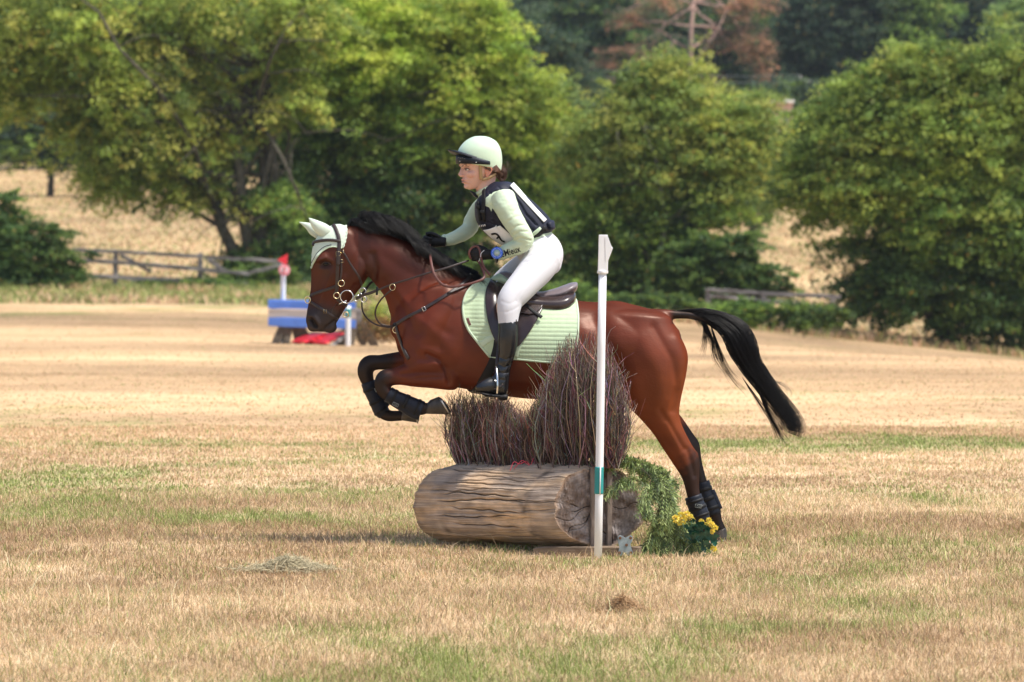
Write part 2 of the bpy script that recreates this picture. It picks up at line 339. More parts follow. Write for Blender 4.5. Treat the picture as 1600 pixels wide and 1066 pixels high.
# ------------------------------------------------------------------ the log jump
LD = 31.75; LS = LD / F
def make_log():
    A = W(714, 786, LD + .33); B = W(936, 791, LD - .33); ax = B - A; L = np.linalg.norm(ax); axn = ax / L
    e = np.array((.94, .34, 0)); e /= np.linalg.norm(e); nrm = np.array((e[1], -e[0], 0.)); up = np.array((0, 0, 1.))
    a = 70 * LS / .94; b = 65 * LS; NT = 640; NL = 240; th = np.linspace(0, 2 * np.pi, NT, endpoint=False)
    irr = 1 + .035 * np.cos(2 * th + .6) + .022 * np.cos(3 * th + 2) + .012 * np.cos(5 * th)
    def ring(t, r):
        c = A + ax * t; return c[None] + (e[None] * np.cos(th)[:, None] * a + up[None] * np.sin(th)[:, None] * b) * (irr * r)[:, None]
    ts = np.linspace(0, 1, NL); TT, HH = np.meshgrid(ts, th, indexing='ij'); S = TT * L; Cc = HH * .24
    dep = np.zeros_like(TT); r = np.random.default_rng(4)
    for k in range(40):                                    # drying cracks running along the grain
        th0 = r.uniform(0, 2 * math.pi); t0 = r.uniform(-.2, .75); ln = r.uniform(.15, .75); wdt = r.uniform(.0010, .0022); dp = r.uniform(.004, .010); ph = r.uniform(0, 9); amp = r.uniform(.004, .012)
        if k < 12: th0 = math.pi + [ -.1, .22, .5, .75, -.45, 1.0, .35, -.75, .1, .62, -.25, .9][k] * -1.0; ln = r.uniform(.5, .95); t0 = r.uniform(0, .3); dp = r.uniform(.010, .018); wdt = r.uniform(.0016, .0030)
        line = th0 * .24 - .07 * np.exp(-TT / .13) * np.sin(th0) ** 2 * np.sign(-np.cos(th0)) * 1.0 + amp * np.sin(TT * 6 + ph) + .0035 * np.sin(TT * 19 + ph * 2) + .0025 * np.sin(TT * 47 + ph) + .010 * (fbm(TT * 14, TT * 0 + k * 3.7, 9, 3) - .5)
        d = (Cc - line + np.pi * .24) % (2 * np.pi * .24) - np.pi * .24
        env = np.clip(np.minimum(TT - t0, t0 + ln - TT) * 9, 0, 1); dep += dp * env * np.exp(-(d / (wdt * (.4 + .6 * env))) ** 2)
    dep = np.minimum(dep, .028)
    surf = (fbm(HH * 1.3, TT * 2.6, 15, 3) - .5) * .045 + (fbm(HH * 9, TT * 3, 5, 4) - .5) * .016 + (fbm(HH * 60, TT * 4, 8, 3) - .5) * .003
    rad = 1 - (dep - surf) / .24
    edge = 1 - .07 * np.clip(1 - TT / .07, 0, 1) ** 2.2 - .03 * np.clip(1 - (1 - TT) / .05, 0, 1) ** 2
    co = []; cl = []
    corner = np.exp(-((th - 3.95) / .42) ** 2)
    for i in range(NL): co.append(ring(ts[i], rad[i] * edge[i] * (1 + .10 * corner * (1 - ts[i]) ** 1.5)))
    co = np.concatenate(co)
    n1 = fbm(HH * 3.5, TT * 4.5, 41, 5); n2 = fbm(HH * 38, TT * 3, 43, 3)
    grey = np.array((.42, .325, .25)); warm = np.array((.62, .43, .27))
    w1 = np.clip((n1 - .42) * 4, 0, 1)[..., None]; w2 = np.clip((n2 - .4) * 3, 0, 1)[..., None]
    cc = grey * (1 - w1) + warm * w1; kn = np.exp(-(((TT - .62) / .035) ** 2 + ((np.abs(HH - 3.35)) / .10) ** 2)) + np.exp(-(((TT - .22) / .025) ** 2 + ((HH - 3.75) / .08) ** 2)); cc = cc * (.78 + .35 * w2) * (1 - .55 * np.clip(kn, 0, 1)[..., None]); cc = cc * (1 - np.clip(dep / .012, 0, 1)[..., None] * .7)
    st = np.clip(1 - np.abs(TT - .80) / .05, 0, 1) * np.clip(fbm(HH * 5, TT * 20, 51, 3) * 3 - 1.2, 0, 1); cc = cc * (1 - .6 * st[..., None])
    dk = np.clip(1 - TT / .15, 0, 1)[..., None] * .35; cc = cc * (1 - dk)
    cl = cc.reshape(-1, 3)
    f = []
    i0 = np.arange(NL - 1)[:, None] * NT; j = np.arange(NT)[None]; k = (np.arange(NT)[None] + 1) % NT
    f = np.stack([i0 + j, i0 + NT + j, i0 + NT + k, i0 + k], -1).reshape(-1, 4)
    bark = big_mesh('log', co, f, cl)
    root = empty('log', (float((A + B)[0] / 2), float((A + B)[1] / 2), .02), 'thick weathered log lying across the foot of the twig brush', 'log')
    link('trunk_section', bark, M['log'], root)
    for end, nm in ((1, 'cut_end'), (0, 'cut_end')):       # sawn faces with rings, radial checks and saw marks
        NR = 90; rs = np.linspace(0, 1, NR); RR, H2 = np.meshgrid(rs, th, indexing='ij'); dp2 = np.zeros_like(RR)
        for q in range(13):
            t0 = r.uniform(0, 2 * math.pi); r0 = r.uniform(0, .6); r1 = r.uniform(.5, 1.05); wd_ = r.uniform(.0015, .004)
            if q < 3: r0 = .05; r1 = 1.1; wd_ = .004
            d = np.sin(H2 - t0 - .12 * np.sin(RR * 9 + q)) * RR * .24; ok = np.cos(H2 - t0) > 0
            dp2 += np.where(ok, np.clip(np.minimum(RR - r0, r1 - RR) * 10, 0, 1) * r.uniform(.006, .016) * np.exp(-(d / wd_) ** 2), 0)
        px_ = RR * np.cos(H2); py_ = RR * np.sin(H2)
        dp2 = np.minimum(dp2, .02) + (fbm(px_ * 26, py_ * 5, 61, 3) - .5) * .010 + (fbm(px_ * 6, py_ * 6, 65, 3) - .5) * .012
        dp2 = np.where(RR > .985, 0, dp2); rim = ring(end, (rad[-1] * edge[-1]) if end else rad[0] * edge[0] * (1 + .10 * corner)); c0 = A + ax * end
        pts = c0 + (rim[None] - c0) * RR[..., None] - nrm * (dp2[..., None] * (1 if end else -1))
        n3 = fbm(px_ * 4, py_ * 4, 71, 4); n4 = fbm(px_ * 30, py_ * 6, 73, 3); ringv = .5 + .5 * np.sin(RR * 95 + 5 * fbm(px_ * 3, py_ * 3, 75, 2))
        g1 = np.array((.36, .31, .29)); g2 = np.array((.19, .14, .115)); wv = np.clip((n3 - .35) * 3.2, 0, 1)[..., None]
        c2 = (g2 * (1 - wv) + g1 * wv) * (.75 + .4 * n4[..., None]) * (.9 + .14 * ringv[..., None]) * (1 - np.clip(dp2 / .014, 0, 1)[..., None] * .6)
        rimc = np.clip((RR - .9) * 12, 0, 1)[..., None]; c2 = c2 * (1 - rimc) + c2 * rimc * np.array((1.5, 1.3, 1.05))
        i0 = np.arange(NR - 1)[:, None] * NT; f2 = np.stack([i0 + j, i0 + NT + j, i0 + NT + k, i0 + k], -1).reshape(-1, 4)
        if not end: f2 = f2[:, ::-1]
        link(nm, big_mesh(nm, pts.reshape(-1, 3), f2, c2.reshape(-1, 3)), M['log'], root)
    return A, B, ax, axn, e, nrm
LA, LB, LAX, LAXN, LE, LN = make_log()
# two upright battens on the cut end, either side of the marker pole
for px, w, lab in ((926.5, 13, 'broad grey upright batten on the log end, left of the white pole'), (949.5, 8, 'thin brown upright batten on the log end, right of the white pole')):
    c = LB + LE * ((px - 936) * LS / LE[0]) + LN * .022; mb = MB()
    mb.plank((c[0], c[1], W(0, 853, LD)[2]), (c[0], c[1], W(0, 726, LD)[2]), w * LS, .022, up=tuple(LE), seg=14, wob=.0012)
    tag(mb.build('batten', M['battens'], None, smooth=False), lab, 'batten')
# base timbers
for (x0, y0, x1, y1, dd, lab) in ((835, 862, 1002, 861, LD - .44, 'weathered square timber on the turf under the right end of the log'),
                               (1000, 858, 1050, 856, LD - .36, 'short timber stub on the turf between metal plate and conifer branch')):
    a = W(x0, y0, dd + (.12 if x0 < 900 else 0)); b = W(x1, y1, dd - .02); mb = MB(); mb.plank(a, b, .052, .075, seg=16, wob=.0016)
    tag(mb.build('base_timber', M['basewood'], None, smooth=False), lab, 'timber')
def plate():
    D0 = LD - .50; t = empty('metal_bracket', W(977, 868, D0), 'grey bolted metal bracket plate at the foot of the log end', 'bracket'); mb = MB()
    out = [(965, 840), (968, 836.5), (973, 838), (977, 841), (982, 838), (986, 836.5), (989, 840), (988, 846), (985, 851), (987, 858), (989, 864), (988, 869), (966, 869), (966, 862), (968, 856), (966, 849)]
    f = [W(x, y, D0) for x, y in out]; bk = [W(x, y, D0 + .006) for x, y in out]; mb.rings([f, bk], True); mb.build('plate', M['galv'], t, smooth=False, bevel=.0012)
    for x, y in ((969, 841), (985.5, 841), (979, 852), (968, 864), (986, 864)):
        b = MB(); c = W(x, y, D0); b.tube([c, c - np.array((0, .005, 0))], 2.4 * LS, 6); b.tube([c - np.array((0, .004, 0)), c - np.array((0, .009, 0))], 1.3 * LS, 8); b.build('bolt', M['rust'], t, smooth=False)
plate()
def pole(name, D, xt, yt, xb, yb, rad, lab, tape=None, cap=True):
    t = empty(name, W(xb, yb, D), lab, 'marker pole'); s = D / F; a = W(xb, yb, D); b = W(xt, yt, D); mb = MB()
    a2 = a - np.array((0, 0, .12)); P = [a2 + (b - a2) * k for k in (0, .25, .5, .75, 1)]
    mb.tube(P, rad, 20); mb.build('shaft', M['white'], t)
    if tape:
        for (y0, y1) in tape:
            mb = MB(); k0 = (y0 - yt) / (yb - yt); k1 = (y1 - yt) / (yb - yt); n = max(2, int((y1 - y0) / 1.8)); rr = []; PP = []
            for i in range(n + 1):
                PP.append(b + (a - b) * (k0 + (k1 - k0) * i / n)); rr.append(rad + .0022 + (.0008 if i % 2 else 0))
            mb.tube(PP, rr, 20); mb.build('tape', M['teal'], t)
    return t
PD = LD - .62
pt = pole('marker_pole', PD, 941.5, 425, 934, 873, 6.3 * PD / F, 'tall white marker pole standing against the log end, teal taped foot', tape=[(730, 772)])
s_ = PD / F; mb = MB(); pts = [(935.5, 367), (949.5, 367), (949.5, 376), (957.5, 388), (950, 408), (949.5, 425.5), (934, 425.5), (934.6, 405)]
fr = [W(x, y, PD) + np.array((0, -.022, 0)) for x, y in pts]; bk = [W(x, y, PD) + np.array((0, .022, 0)) for x, y in pts]
mb.rings([fr, bk], True); o = mb.build('cap', M['white'], pt, smooth=False, bevel=.003)
mb = MB(); mb.tube([W(941.6, 423, PD), W(941.5, 427.5, PD)], 8.6 * s_, 20); mb.build('cap_collar', M['white'], pt, bevel=.001)
mb = MB(); q = [W(x, y, PD) + np.array((0, -.0245, 0)) for x, y in ((949.2, 368), (956.3, 388), (946, 409), (945.2, 370))]; q2 = [p + np.array((0, .004, 0)) for p in q]; mb.rings([q, q2], True); mb.build('cap_face', M['white'], pt, smooth=False, bevel=.001)
mb = MB()
for (y0, y1) in ((730, 772),):                 # bare white strip where the tape leaves the pole showing
    k0 = (y0 - 425) / (873 - 425); k1 = (y1 - 425) / (873 - 425); a = W(941.5, 425, PD); b = W(934, 873, PD)
    p0 = a + (b - a) * k0 + np.array((.006, -6.3 * s_ - .0035, 0)); p1 = a + (b - a) * k1 + np.array((.006, -6.3 * s_ - .0035, 0)); mb.tube([p0, p1], .009, 8, flat=.4)
mb.build('bare_strip', M['white'], pt)

# brush of birch twigs standing behind/on the log
def brush():
    root = empty('twig_brush', W(830, 725, LD), 'dense purple-brown bundle of upright twigs rising from the log top', 'brush')
    r = random.Random(11); mb = MB(); mb2 = MB()
    tops = [(700, 622), (712, 612), (735, 608), (770, 612), (795, 618), (812, 642), (835, 632), (850, 585), (865, 548), (880, 522), (905, 514), (935, 516), (955, 535), (968, 575), (978, 610)]
    tx = [t[0] for t in tops]; ty = [t[1] for t in tops]
    BC = [722 + 240 * (k + r.uniform(-.3, .3)) / 15 for k in range(16)]
    def twig(mb, p, q, r0, bend, n=5, col=None):
        p = np.array(p); q = np.array(q); L = np.linalg.norm(q - p); b = np.array([r.gauss(0, 1), r.gauss(0, 1), 0]) * bend * L; P = []
        ph = r.uniform(0, 6)
        for i in range(n + 1):
            t = i / n; P.append(p + (q - p) * t + b * math.sin(math.pi * t) + np.array((math.sin(t * 9 + ph), math.cos(t * 8 + ph), 0)) * .004 * t)
        mb.tube(P, [r0 * (1 - .75 * i / n) + .0004 for i in range(n + 1)], 4, cap=False, c=col)
        return P
    pal = [(.13, .082, .068), (.18, .115, .095), (.07, .048, .042), (.24, .17, .14), (.15, .07, .058), (.36, .29, .25), (.13, .095, .07)]
    for i in range(2300):
        bx = min(966, max(718, r.choice(BC) + r.gauss(0, 6.5))); dep = (786 - bx) / (936 - 714) * .66 * 1.0 + .10
        dep = .33 - .66 * (bx - 714) / 222 + r.gauss(.02, .045)
        tall = min(1.0, max(0.15, r.betavariate(3.2, 1.15)))
        lean = (bx - 842) / 120
        txp = bx + lean * 10 * tall + r.gauss(0, 8)
        yt = float(np.interp(txp, tx, ty)); yb = 728; ytop = yb + (yt - yb) * tall + r.uniform(-3, 5)
        D0 = LD + dep; p = W(bx, yb + 4, D0); q = W(txp, ytop, D0 + r.gauss(0, .03))
        c = tuple(x * r.uniform(.7, 1.25) for x in r.choice(pal)); P = twig(mb, p, q, r.choice((.0011, .0016, .0024, .0038)), .085, col=c)
        for k in range(r.choice((1, 2, 2, 3, 4))):
            j = r.randint(1, 4); s0 = P[j]; ln = r.uniform(.05, .16); d = np.array((r.gauss(0, .5), r.gauss(0, .5), 1.0)); d /= np.linalg.norm(d)
            e = s0 + d * ln; c2 = tuple(x * r.uniform(.9, 1.9) for x in c)
            if ty and e[2] > W(0, yt - 12, D0)[2]: e[2] = W(0, yt - r.uniform(0, 10), D0)[2]
            twig(mb2, s0, e, .0011, .09, 3, c2)
    for (x0, y0, x1, y1, x2, y2) in ((958, 660, 972, 600, 996, 583), (955, 655, 968, 605, 982, 580), (950, 640, 970, 620, 979, 612), (972, 600, 978, 620, 977, 640), (940, 560, 952, 520, 962, 510), (960, 690, 980, 640, 985, 596), (730, 700, 712, 650, 690, 620), (735, 710, 708, 665, 694, 655), (725, 700, 705, 640, 698, 612), (870, 600, 858, 560, 851, 540)):
        D0 = LD + .33 - .66 * (x0 - 714) / 222; P = cr([W(x0, y0, D0), W(x1, y1, D0), W(x2, y2, D0)], 4); mb2.tube(P, [.002 - .0013 * i / (len(P) - 1) for i in range(len(P))], 4, c=(.24, .18, .16))
    tag(mb.build('stems', M['twig'], root, col=True), kind='stuff'); tag(mb2.build('side_twigs', M['twig'], root, col=True), kind='stuff')
brush()
mb = MB(); P = cr([W(x, y, LD - .1) + np.array((0, z, 0)) for x, y, z in ((797, 735, -.03), (803, 722, 0), (812, 725, -.02), (822, 721, 0), (829, 727, 0), (834, 716, 0), (838, 722, .02))], 5)
mb.tube(P, .0022, 6); mb.tube(cr([W(x, y, LD - .11) for x, y in ((803, 733), (815, 720), (822, 724), (831, 730))], 5), .002, 6)
tag(mb.build('cord', M['pinkcord'], None), 'short frayed pink cord on the log top at the foot of the twigs', 'cord')

# cut conifer branch and flowers
def cypress():
    root = empty('conifer_branch', W(1040, 860, LD - .3), 'cut green conifer branch drooping over the right end of the log', 'branch'); r = random.Random(5)
    st = MB(); lf = MB()
    mains = [[(1012, 760, .0), (992, 732, .05), (965, 715, .02), (952, 722, -.03)], [(1030, 790, 0), (1015, 745, -.05), (975, 715, -.02), (945, 722, -.05)], [(1035, 800, 0), (1030, 760, -.02), (1005, 724, 0), (968, 716, .0)],
             [(1040, 800, 0), (1022, 765, -.06), (985, 750, -.12), (952, 766, -.14)], [(1045, 810, 0), (1045, 775, -.05), (1022, 735, -.03), (990, 722, -.03)],
             [(1040, 790, 0), (1048, 760, 0), (1036, 738, .03), (1012, 728, .04)], [(1034, 762, -.04), (1036, 790, -.10), (1026, 815, -.12), (1022, 840, -.14)],
             [(1042, 770, -.03), (1048, 800, -.1), (1038, 830, -.13), (1034, 858, -.15)], [(1045, 780, 0), (1052, 810, -.08), (1040, 840, -.12), (1028, 866, -.14)],
             [(1045, 790, 0), (1062, 820, -.07), (1066, 845, -.1), (1056, 868, -.12)], [(1040, 800, 0), (1070, 815, -.06), (1086, 835, -.08), (1096, 850, -.1)],
             [(1050, 820, -.05), (1066, 826, -.12), (1080, 846, -.15), (1078, 862, -.17)], [(1040, 795, -.02), (1034, 820, -.08), (1018, 842, -.12), (1010, 858, -.14)], [(1050, 815, -.05), (1058, 835, -.1), (1068, 850, -.13), (1070, 866, -.15)], [(1020, 745, -.03), (1012, 765, -.1), (1008, 785, -.13), (1012, 800, -.14)], 
             [(1020, 750, -.02), (1040, 770, -.1), (1046, 800, -.14), (1040, 815, -.15)], [(1010, 736, -.02), (1032, 752, -.1), (1044, 780, -.13), (1040, 800, -.15)], [(1030, 770, 0), (1042, 810, -.02), (1034, 845, 0), (1040, 862, 0)]]
    for m in mains:
        P = cr([W(x, y, LD - .30 + z) for x, y, z in m], 7); n = len(P); st.tube(P, [.0035 - .0028 * i / (n - 1) for i in range(n)], 5)
        for i in range(3, n):
            for sgn in (-1, 1, 1, -1):
                if r.random() < .25: continue
                T = P[i] - P[i - 1]; T /= np.linalg.norm(T); side = np.array((r.uniform(.3, 1) * sgn, r.uniform(-.9, .5), r.uniform(-.2, .35))); ln = r.uniform(.045, .125) * (1 - .5 * i / n)
                q = P[i]; e1 = q + (T * .5 + side * .6) * ln * .6; e2 = e1 + (T * .35 + side * .3 + np.array((0, 0, -.75))) * ln * .8; Q = cr([q, e1, e2], 4)
                base = r.choice([(.10, .16, .05), (.20, .28, .085), (.30, .39, .13), (.07, .11, .04), (.19, .25, .06), (.40, .48, .18)])
                st.tube(Q, .0009, 3, cap=False)
                for j in range(1, len(Q)):
                    for s2 in (-1, 1):
                        d = Q[j] - Q[j - 1]; d /= np.linalg.norm(d); w = np.cross(d, np.array((r.gauss(0, .3), 1, r.gauss(0, .3)))); w /= np.linalg.norm(w) + 1e-9
                        l2 = r.uniform(.016, .034); a = Q[j]; b = a + (d * .8 + w * s2 * .6 + np.array((0, 0, -.12))) * l2; k = r.uniform(.75, 1.25); wd = w * .0028 + np.array((0, .001, .001))
                        md = (a + b) / 2; lf.add([a, md + wd, b, md - wd], [(0, 1, 2, 3)], c=tuple(x * k for x in base))
                lf.add([Q[-1] + np.array((.003, 0, 0)), Q[-1] + np.array((-.003, 0, 0)), Q[-1] + (Q[-1] - Q[-2]) * .9], [(0, 1, 2)], c=base)
    st.build('twigs', M['bark'], root); lf.build('foliage', M['cypress'], root, smooth=False, col=True)
cypress()
def flowers():
    root = empty('flower_bunch', W(1085, 862, LD - .45), 'bunch of yellow flowers with dark green leaves on the turf by the hoof', 'flowers'); r = random.Random(9); D0 = LD - .50
    def bloom(px, py, rad, dz=0, n=110):
        mb = MB(); c = W(px, py, D0 + dz)
        for i in range(n):
            d = Vector((r.gauss(0, 1), r.gauss(0, 1), r.gauss(.15, 1))).normalized(); w = d.cross(Vector((r.gauss(0, 1), r.gauss(0, 1), r.gauss(0, 1)))).normalized() * rad * .17
            a = Vector(c) + d * rad * .35; b = Vector(c) + d * rad * r.uniform(.85, 1.1); m = (a + b) / 2; k = r.uniform(.8, 1.15); g = r.uniform(.5, .72)
            mb.add([a, m + w, b, m - w], [(0, 1, 2, 3)], c=(.88 * k, (g + .12) * k, .07 + .12 * r.random()))
        tag(mb.build('blossom', M['petal'], root, smooth=False, col=True))
    for x, y, rd in ((1056, 811, 7), (1064, 806, 7), (1073, 804, 6.5), (1068, 813, 7), (1078, 809, 6.5), (1083, 813, 4.5), (1062, 817, 5.5), (1096, 816, 5.5), (1108, 813, 5), (1112, 820, 6), (1118, 825, 5), (1113, 831, 5), (1104, 819, 4), (1115, 858, 6)):
        bloom(x, y, rd * LS, r.uniform(-.03, .04))
    for i in range(46):
        if i < 6: px, py = ((1075, 838), (1080, 828), (1090, 845), (1104, 848), (1100, 858), (1108, 853))[i]
        else: px = r.gauss(1094, 11); py = r.gauss(836, 12)
        py = min(py, 862); px = min(px, 1116); c = Vector(W(px, py, D0 + r.uniform(-.04, .05))); ax_ = Vector((r.gauss(0, 1), r.gauss(0, .6), r.gauss(-.1, .6))).normalized(); sd = ax_.cross(Vector((0, 1, .4))).normalized(); up = ax_.cross(sd)
        L = r.uniform(.022, .036); mb = MB(); prof = [(-1, .05), (-.6, .55), (-.4, .42), (-.1, .85), (.1, .6), (.4, .75), (.6, .35), (1, .02)]; rg = []
        for t, w in prof: rg.append([c + ax_ * t * L + sd * w * L * .8 + up * .12 * L * t * t, c + ax_ * t * L + up * (.12 * L * t * t - .004), c + ax_ * t * L - sd * w * L * .8 + up * .12 * L * t * t])
        v = [p for q in rg for p in q]; f = []
        for j in range(len(prof) - 1): a = j * 3; f += [(a, a + 1, a + 4, a + 3), (a + 1, a + 2, a + 5, a + 4)]
        mb.add(v, f); mb.build('leaf', M['leafdark'], root)
    mb = MB()
    for x0, y0, x1, y1 in ((1088, 864, 1066, 818), (1092, 864, 1080, 815), (1095, 866, 1098, 822), (1096, 866, 1112, 832), (1098, 867, 1114, 860)):
        mb.tube(cr([W(x0, y0, D0), W((x0 + x1) / 2, (y0 + y1) / 2 + 3, D0 - .01), W(x1, y1, D0)], 3), .0016, 5)
    mb.build('stems', M['leafdark'], root)
flowers()
# ------------------------------------------------------------------ the horse
HD = 32.10; HS = HD / F; YH = HD - CAMD
def hp(px, py, w=0.):
    p = W(px, py, HD); p[1] -= w * HS; return p
def inv(co): return 800 + co[:, 0] / HS, HZ - (co[:, 2] - H) / HS, -(co[:, 1] - YH) / HS
def loft(mb, st, k=5, n=44, side=1, sq=2.0, mapf=hp):          # stations: (ax, ay, bx, by, half width, lateral offset, egg)
    st = [tuple(s) + (0,) * (7 - len(s)) for s in st]; S = cr(st, k); rings = []
    def ring(s, sc=1.0, sh=(0, 0)):
        a = np.array(s[:2]); b = np.array(s[2:4]); c = (a + b) / 2 + sh; h = (a - b) / 2 * sc; out = []
        for i in range(n):
            t = 2 * math.pi * i / n; ct = math.cos(t); stt = math.sin(t)
            cc = math.copysign(abs(ct) ** (2 / sq), ct); ss = math.copysign(abs(stt) ** (2 / sq), stt)
            out.append(mapf(c[0] + h[0] * cc, c[1] + h[1] * cc, side * (s[5] + s[4] * sc * ss * (1 - s[6] * ct))))
        return out
    def capdir(s, s2):
        d = (np.array(s[:2]) + s[2:4]) / 2 - (np.array(s2[:2]) + s2[2:4]) / 2; L = np.linalg.norm(d); hh = np.linalg.norm(np.array(s[:2]) - s[2:4]) / 2
        return d / (L + 1e-9) * min(s[4], hh) * .35
    d0 = capdir(S[0], S[1]); d1 = capdir(S[-1], S[-2])
    rings = [ring(S[0], .35, d0 * 1.0), ring(S[0], .75, d0 * .65)] + [ring(s) for s in S] + [ring(S[-1], .75, d1 * .65), ring(S[-1], .35, d1)]
    mb.rings(rings)
def ptube(mb, pts, k=4, sides=14, side=1, mapf=hp, s=None, **kw):   # pts: (px, py, w, radius px)
    S = cr(pts, k) if k > 1 else np.array(pts, float); s = s or HS
    mb.tube([mapf(p[0], p[1], side * p[2]) for p in S], [max(.3, p[3]) * s for p in S], sides, **kw)
def pball(mb, px, py, w, rx, rz, rw, ang=0, mapf=hp, s=None):
    s = s or HS; c = mapf(px, py, w); mb.ball(c, rx * s, rw * s, rz * s, rot=Matrix.Rotation(R(ang), 3, 'Y'), nu=20, nv=14)
hm = MB()
loft(hm, [(614, 492, 617, 528, 22), (622, 462, 624, 552, 38), (642, 436, 642, 570, 50), (672, 424, 672, 592, 59, 0, .12), (702, 424, 702, 603, 63, 0, .18), (740, 428, 738, 610, 66, 0, .14), (790, 447, 788, 619, 74, 0, .08),
          (840, 459, 836, 624, 80, 0, .04), (890, 468, 888, 623, 81, 0, .0), (930, 472, 930, 613, 79), (962, 470, 960, 600, 76, 0, .04), (992, 476.5, 990, 596, 73, 0, .08), (1020, 484, 1015, 590, 64, 0, .1), (1042, 492, 1040, 575, 50), (1056, 510, 1056, 560, 34)], sq=2.15)
loft(hm, [(738, 432, 650, 570, 52), (706, 419, 624, 532, 45), (668, 396, 610, 492, 35, 0, .12), (634, 375, 602, 466, 29, 0, .2), (602, 364, 590, 449, 25, 0, .2), (576, 356, 581, 438, 22, 0, .15), (553, 351, 573, 428, 20, 0, .1), (540, 352, 560, 412, 17)])
loft(hm, [(524, 350, 566, 378, 17), (503, 361, 574, 396, 23), (490, 382, 577, 415, 26.5), (486, 408, 573, 436, 25), (486, 432, 561, 453, 20.5, 0, .12), (485, 452, 549, 468, 16.5, 0, .15), (481.5, 474, 540, 482, 13.5, 0, .15), (478.5, 492, 532, 495, 14), (478, 504, 524, 507, 13.5), (482, 513, 512, 517, 10)])
pball(hm, 516, 512, 0, 11, 9, 9); pball(hm, 490, 511, 0, 10, 8, 11)
for sd in (-1, 1):
    pball(hm, 553, 420, 15 * sd, 20, 23, 9, 15)                        # cheek disc
    pball(hm, 505, 402, 19 * sd, 13, 8, 8, -30)                        # brow over the eye
    pball(hm, 518, 434, 17 * sd, 22, 3.2, 5, 60)                       # facial crest
    loft(hm, [(700, 440, 640, 470, 20, 34), (720, 478, 632, 515, 22, 42), (716, 520, 630, 552, 22, 42), (714, 556, 640, 584, 22, 38), (706, 590, 655, 590, 18, 36)], side=sd)    # shoulder
    loft(hm, [(930, 490, 1046, 496, 30, 32), (936, 545, 1072, 546, 38, 36), (956, 596, 1072, 580, 37, 37), (978, 630, 1064, 618, 31, 36), (1000, 654, 1060.5, 643, 25, 35)] + (
        [(1019, 676, 1065, 664, 19.5, 34), (1034, 699, 1078, 690, 14.5, 33), (1050, 723, 1091.5, 714, 13, 32), (1064, 745, 1092, 739, 11.5, 32), (1071, 768, 1092, 763, 9.5, 32), (1076, 790, 1097, 785, 9, 32), (1082, 808, 1105, 801, 11.5, 32), (1090, 823, 1107, 816, 9, 32), (1096, 833, 1113, 829, 9.5, 32)] if sd > 0 else
        [(1025, 672, 1068, 655, 20, 34), (1048, 688, 1083, 677, 14, 33), (1064, 704, 1094, 694, 13, 32), (1076, 730, 1098, 722, 10.5, 32), (1086, 760, 1106, 753, 9, 32), (1096, 787, 1116, 781, 9, 32), (1104, 808, 1127, 801, 11.5, 32), (1113, 822, 1130, 815, 9, 32), (1118, 834, 1136, 828, 9.5, 32)]), side=sd, k=5)
    if sd > 0:
        pball(hm, 1085, 711, 32, 6, 10, 7, -20)
        loft(hm, [(716, 556, 712, 609, 20, 30), (694, 553, 700, 609, 22, 34), (668, 557, 674, 606, 20.5, 36), (645, 563, 648, 604, 17, 36), (625, 571, 626, 601, 13.5, 35), (609, 577, 612, 602, 12, 34)])
        ptube(hm, [(614, 588, 34, 13), (602, 591, 34, 14), (598, 600, 34, 12.5), (602, 611, 34, 11.5), (612, 618, 34, 9.5), (628, 625, 34, 8.5), (645, 632, 34, 9), (657, 637, 34, 11.5), (668, 637, 34, 8.5), (679, 635, 34, 9.5)], 4)
    else:
        loft(hm, [(690, 545, 690, 600, 20, 30), (660, 545, 662, 590, 22, 34), (630, 549, 636, 580, 16, 35), (605, 553, 610, 578, 13, 34), (588, 556, 594, 579, 12, 34)], side=-1)
        ptube(hm, [(590, 567, 34, 12), (575, 569, 34, 13), (570, 580, 34, 13), (572, 592, 34, 11.5), (578, 606, 34, 9), (587, 625, 34, 8.5), (594, 641, 34, 10.5), (604, 650, 34, 9.5), (618, 651, 34, 8.5), (630, 650, 34, 9)], 4, side=-1)
ptube(hm, [(1020, 494, 0, 12), (1040, 492, 0, 9), (1060, 492, 0, 6.5), (1085, 494, 0, 6), (1105, 502, 0, 5), (1120, 515, 0, 3)], 4)
hme = fuse(hm, .0078, 7, .5)

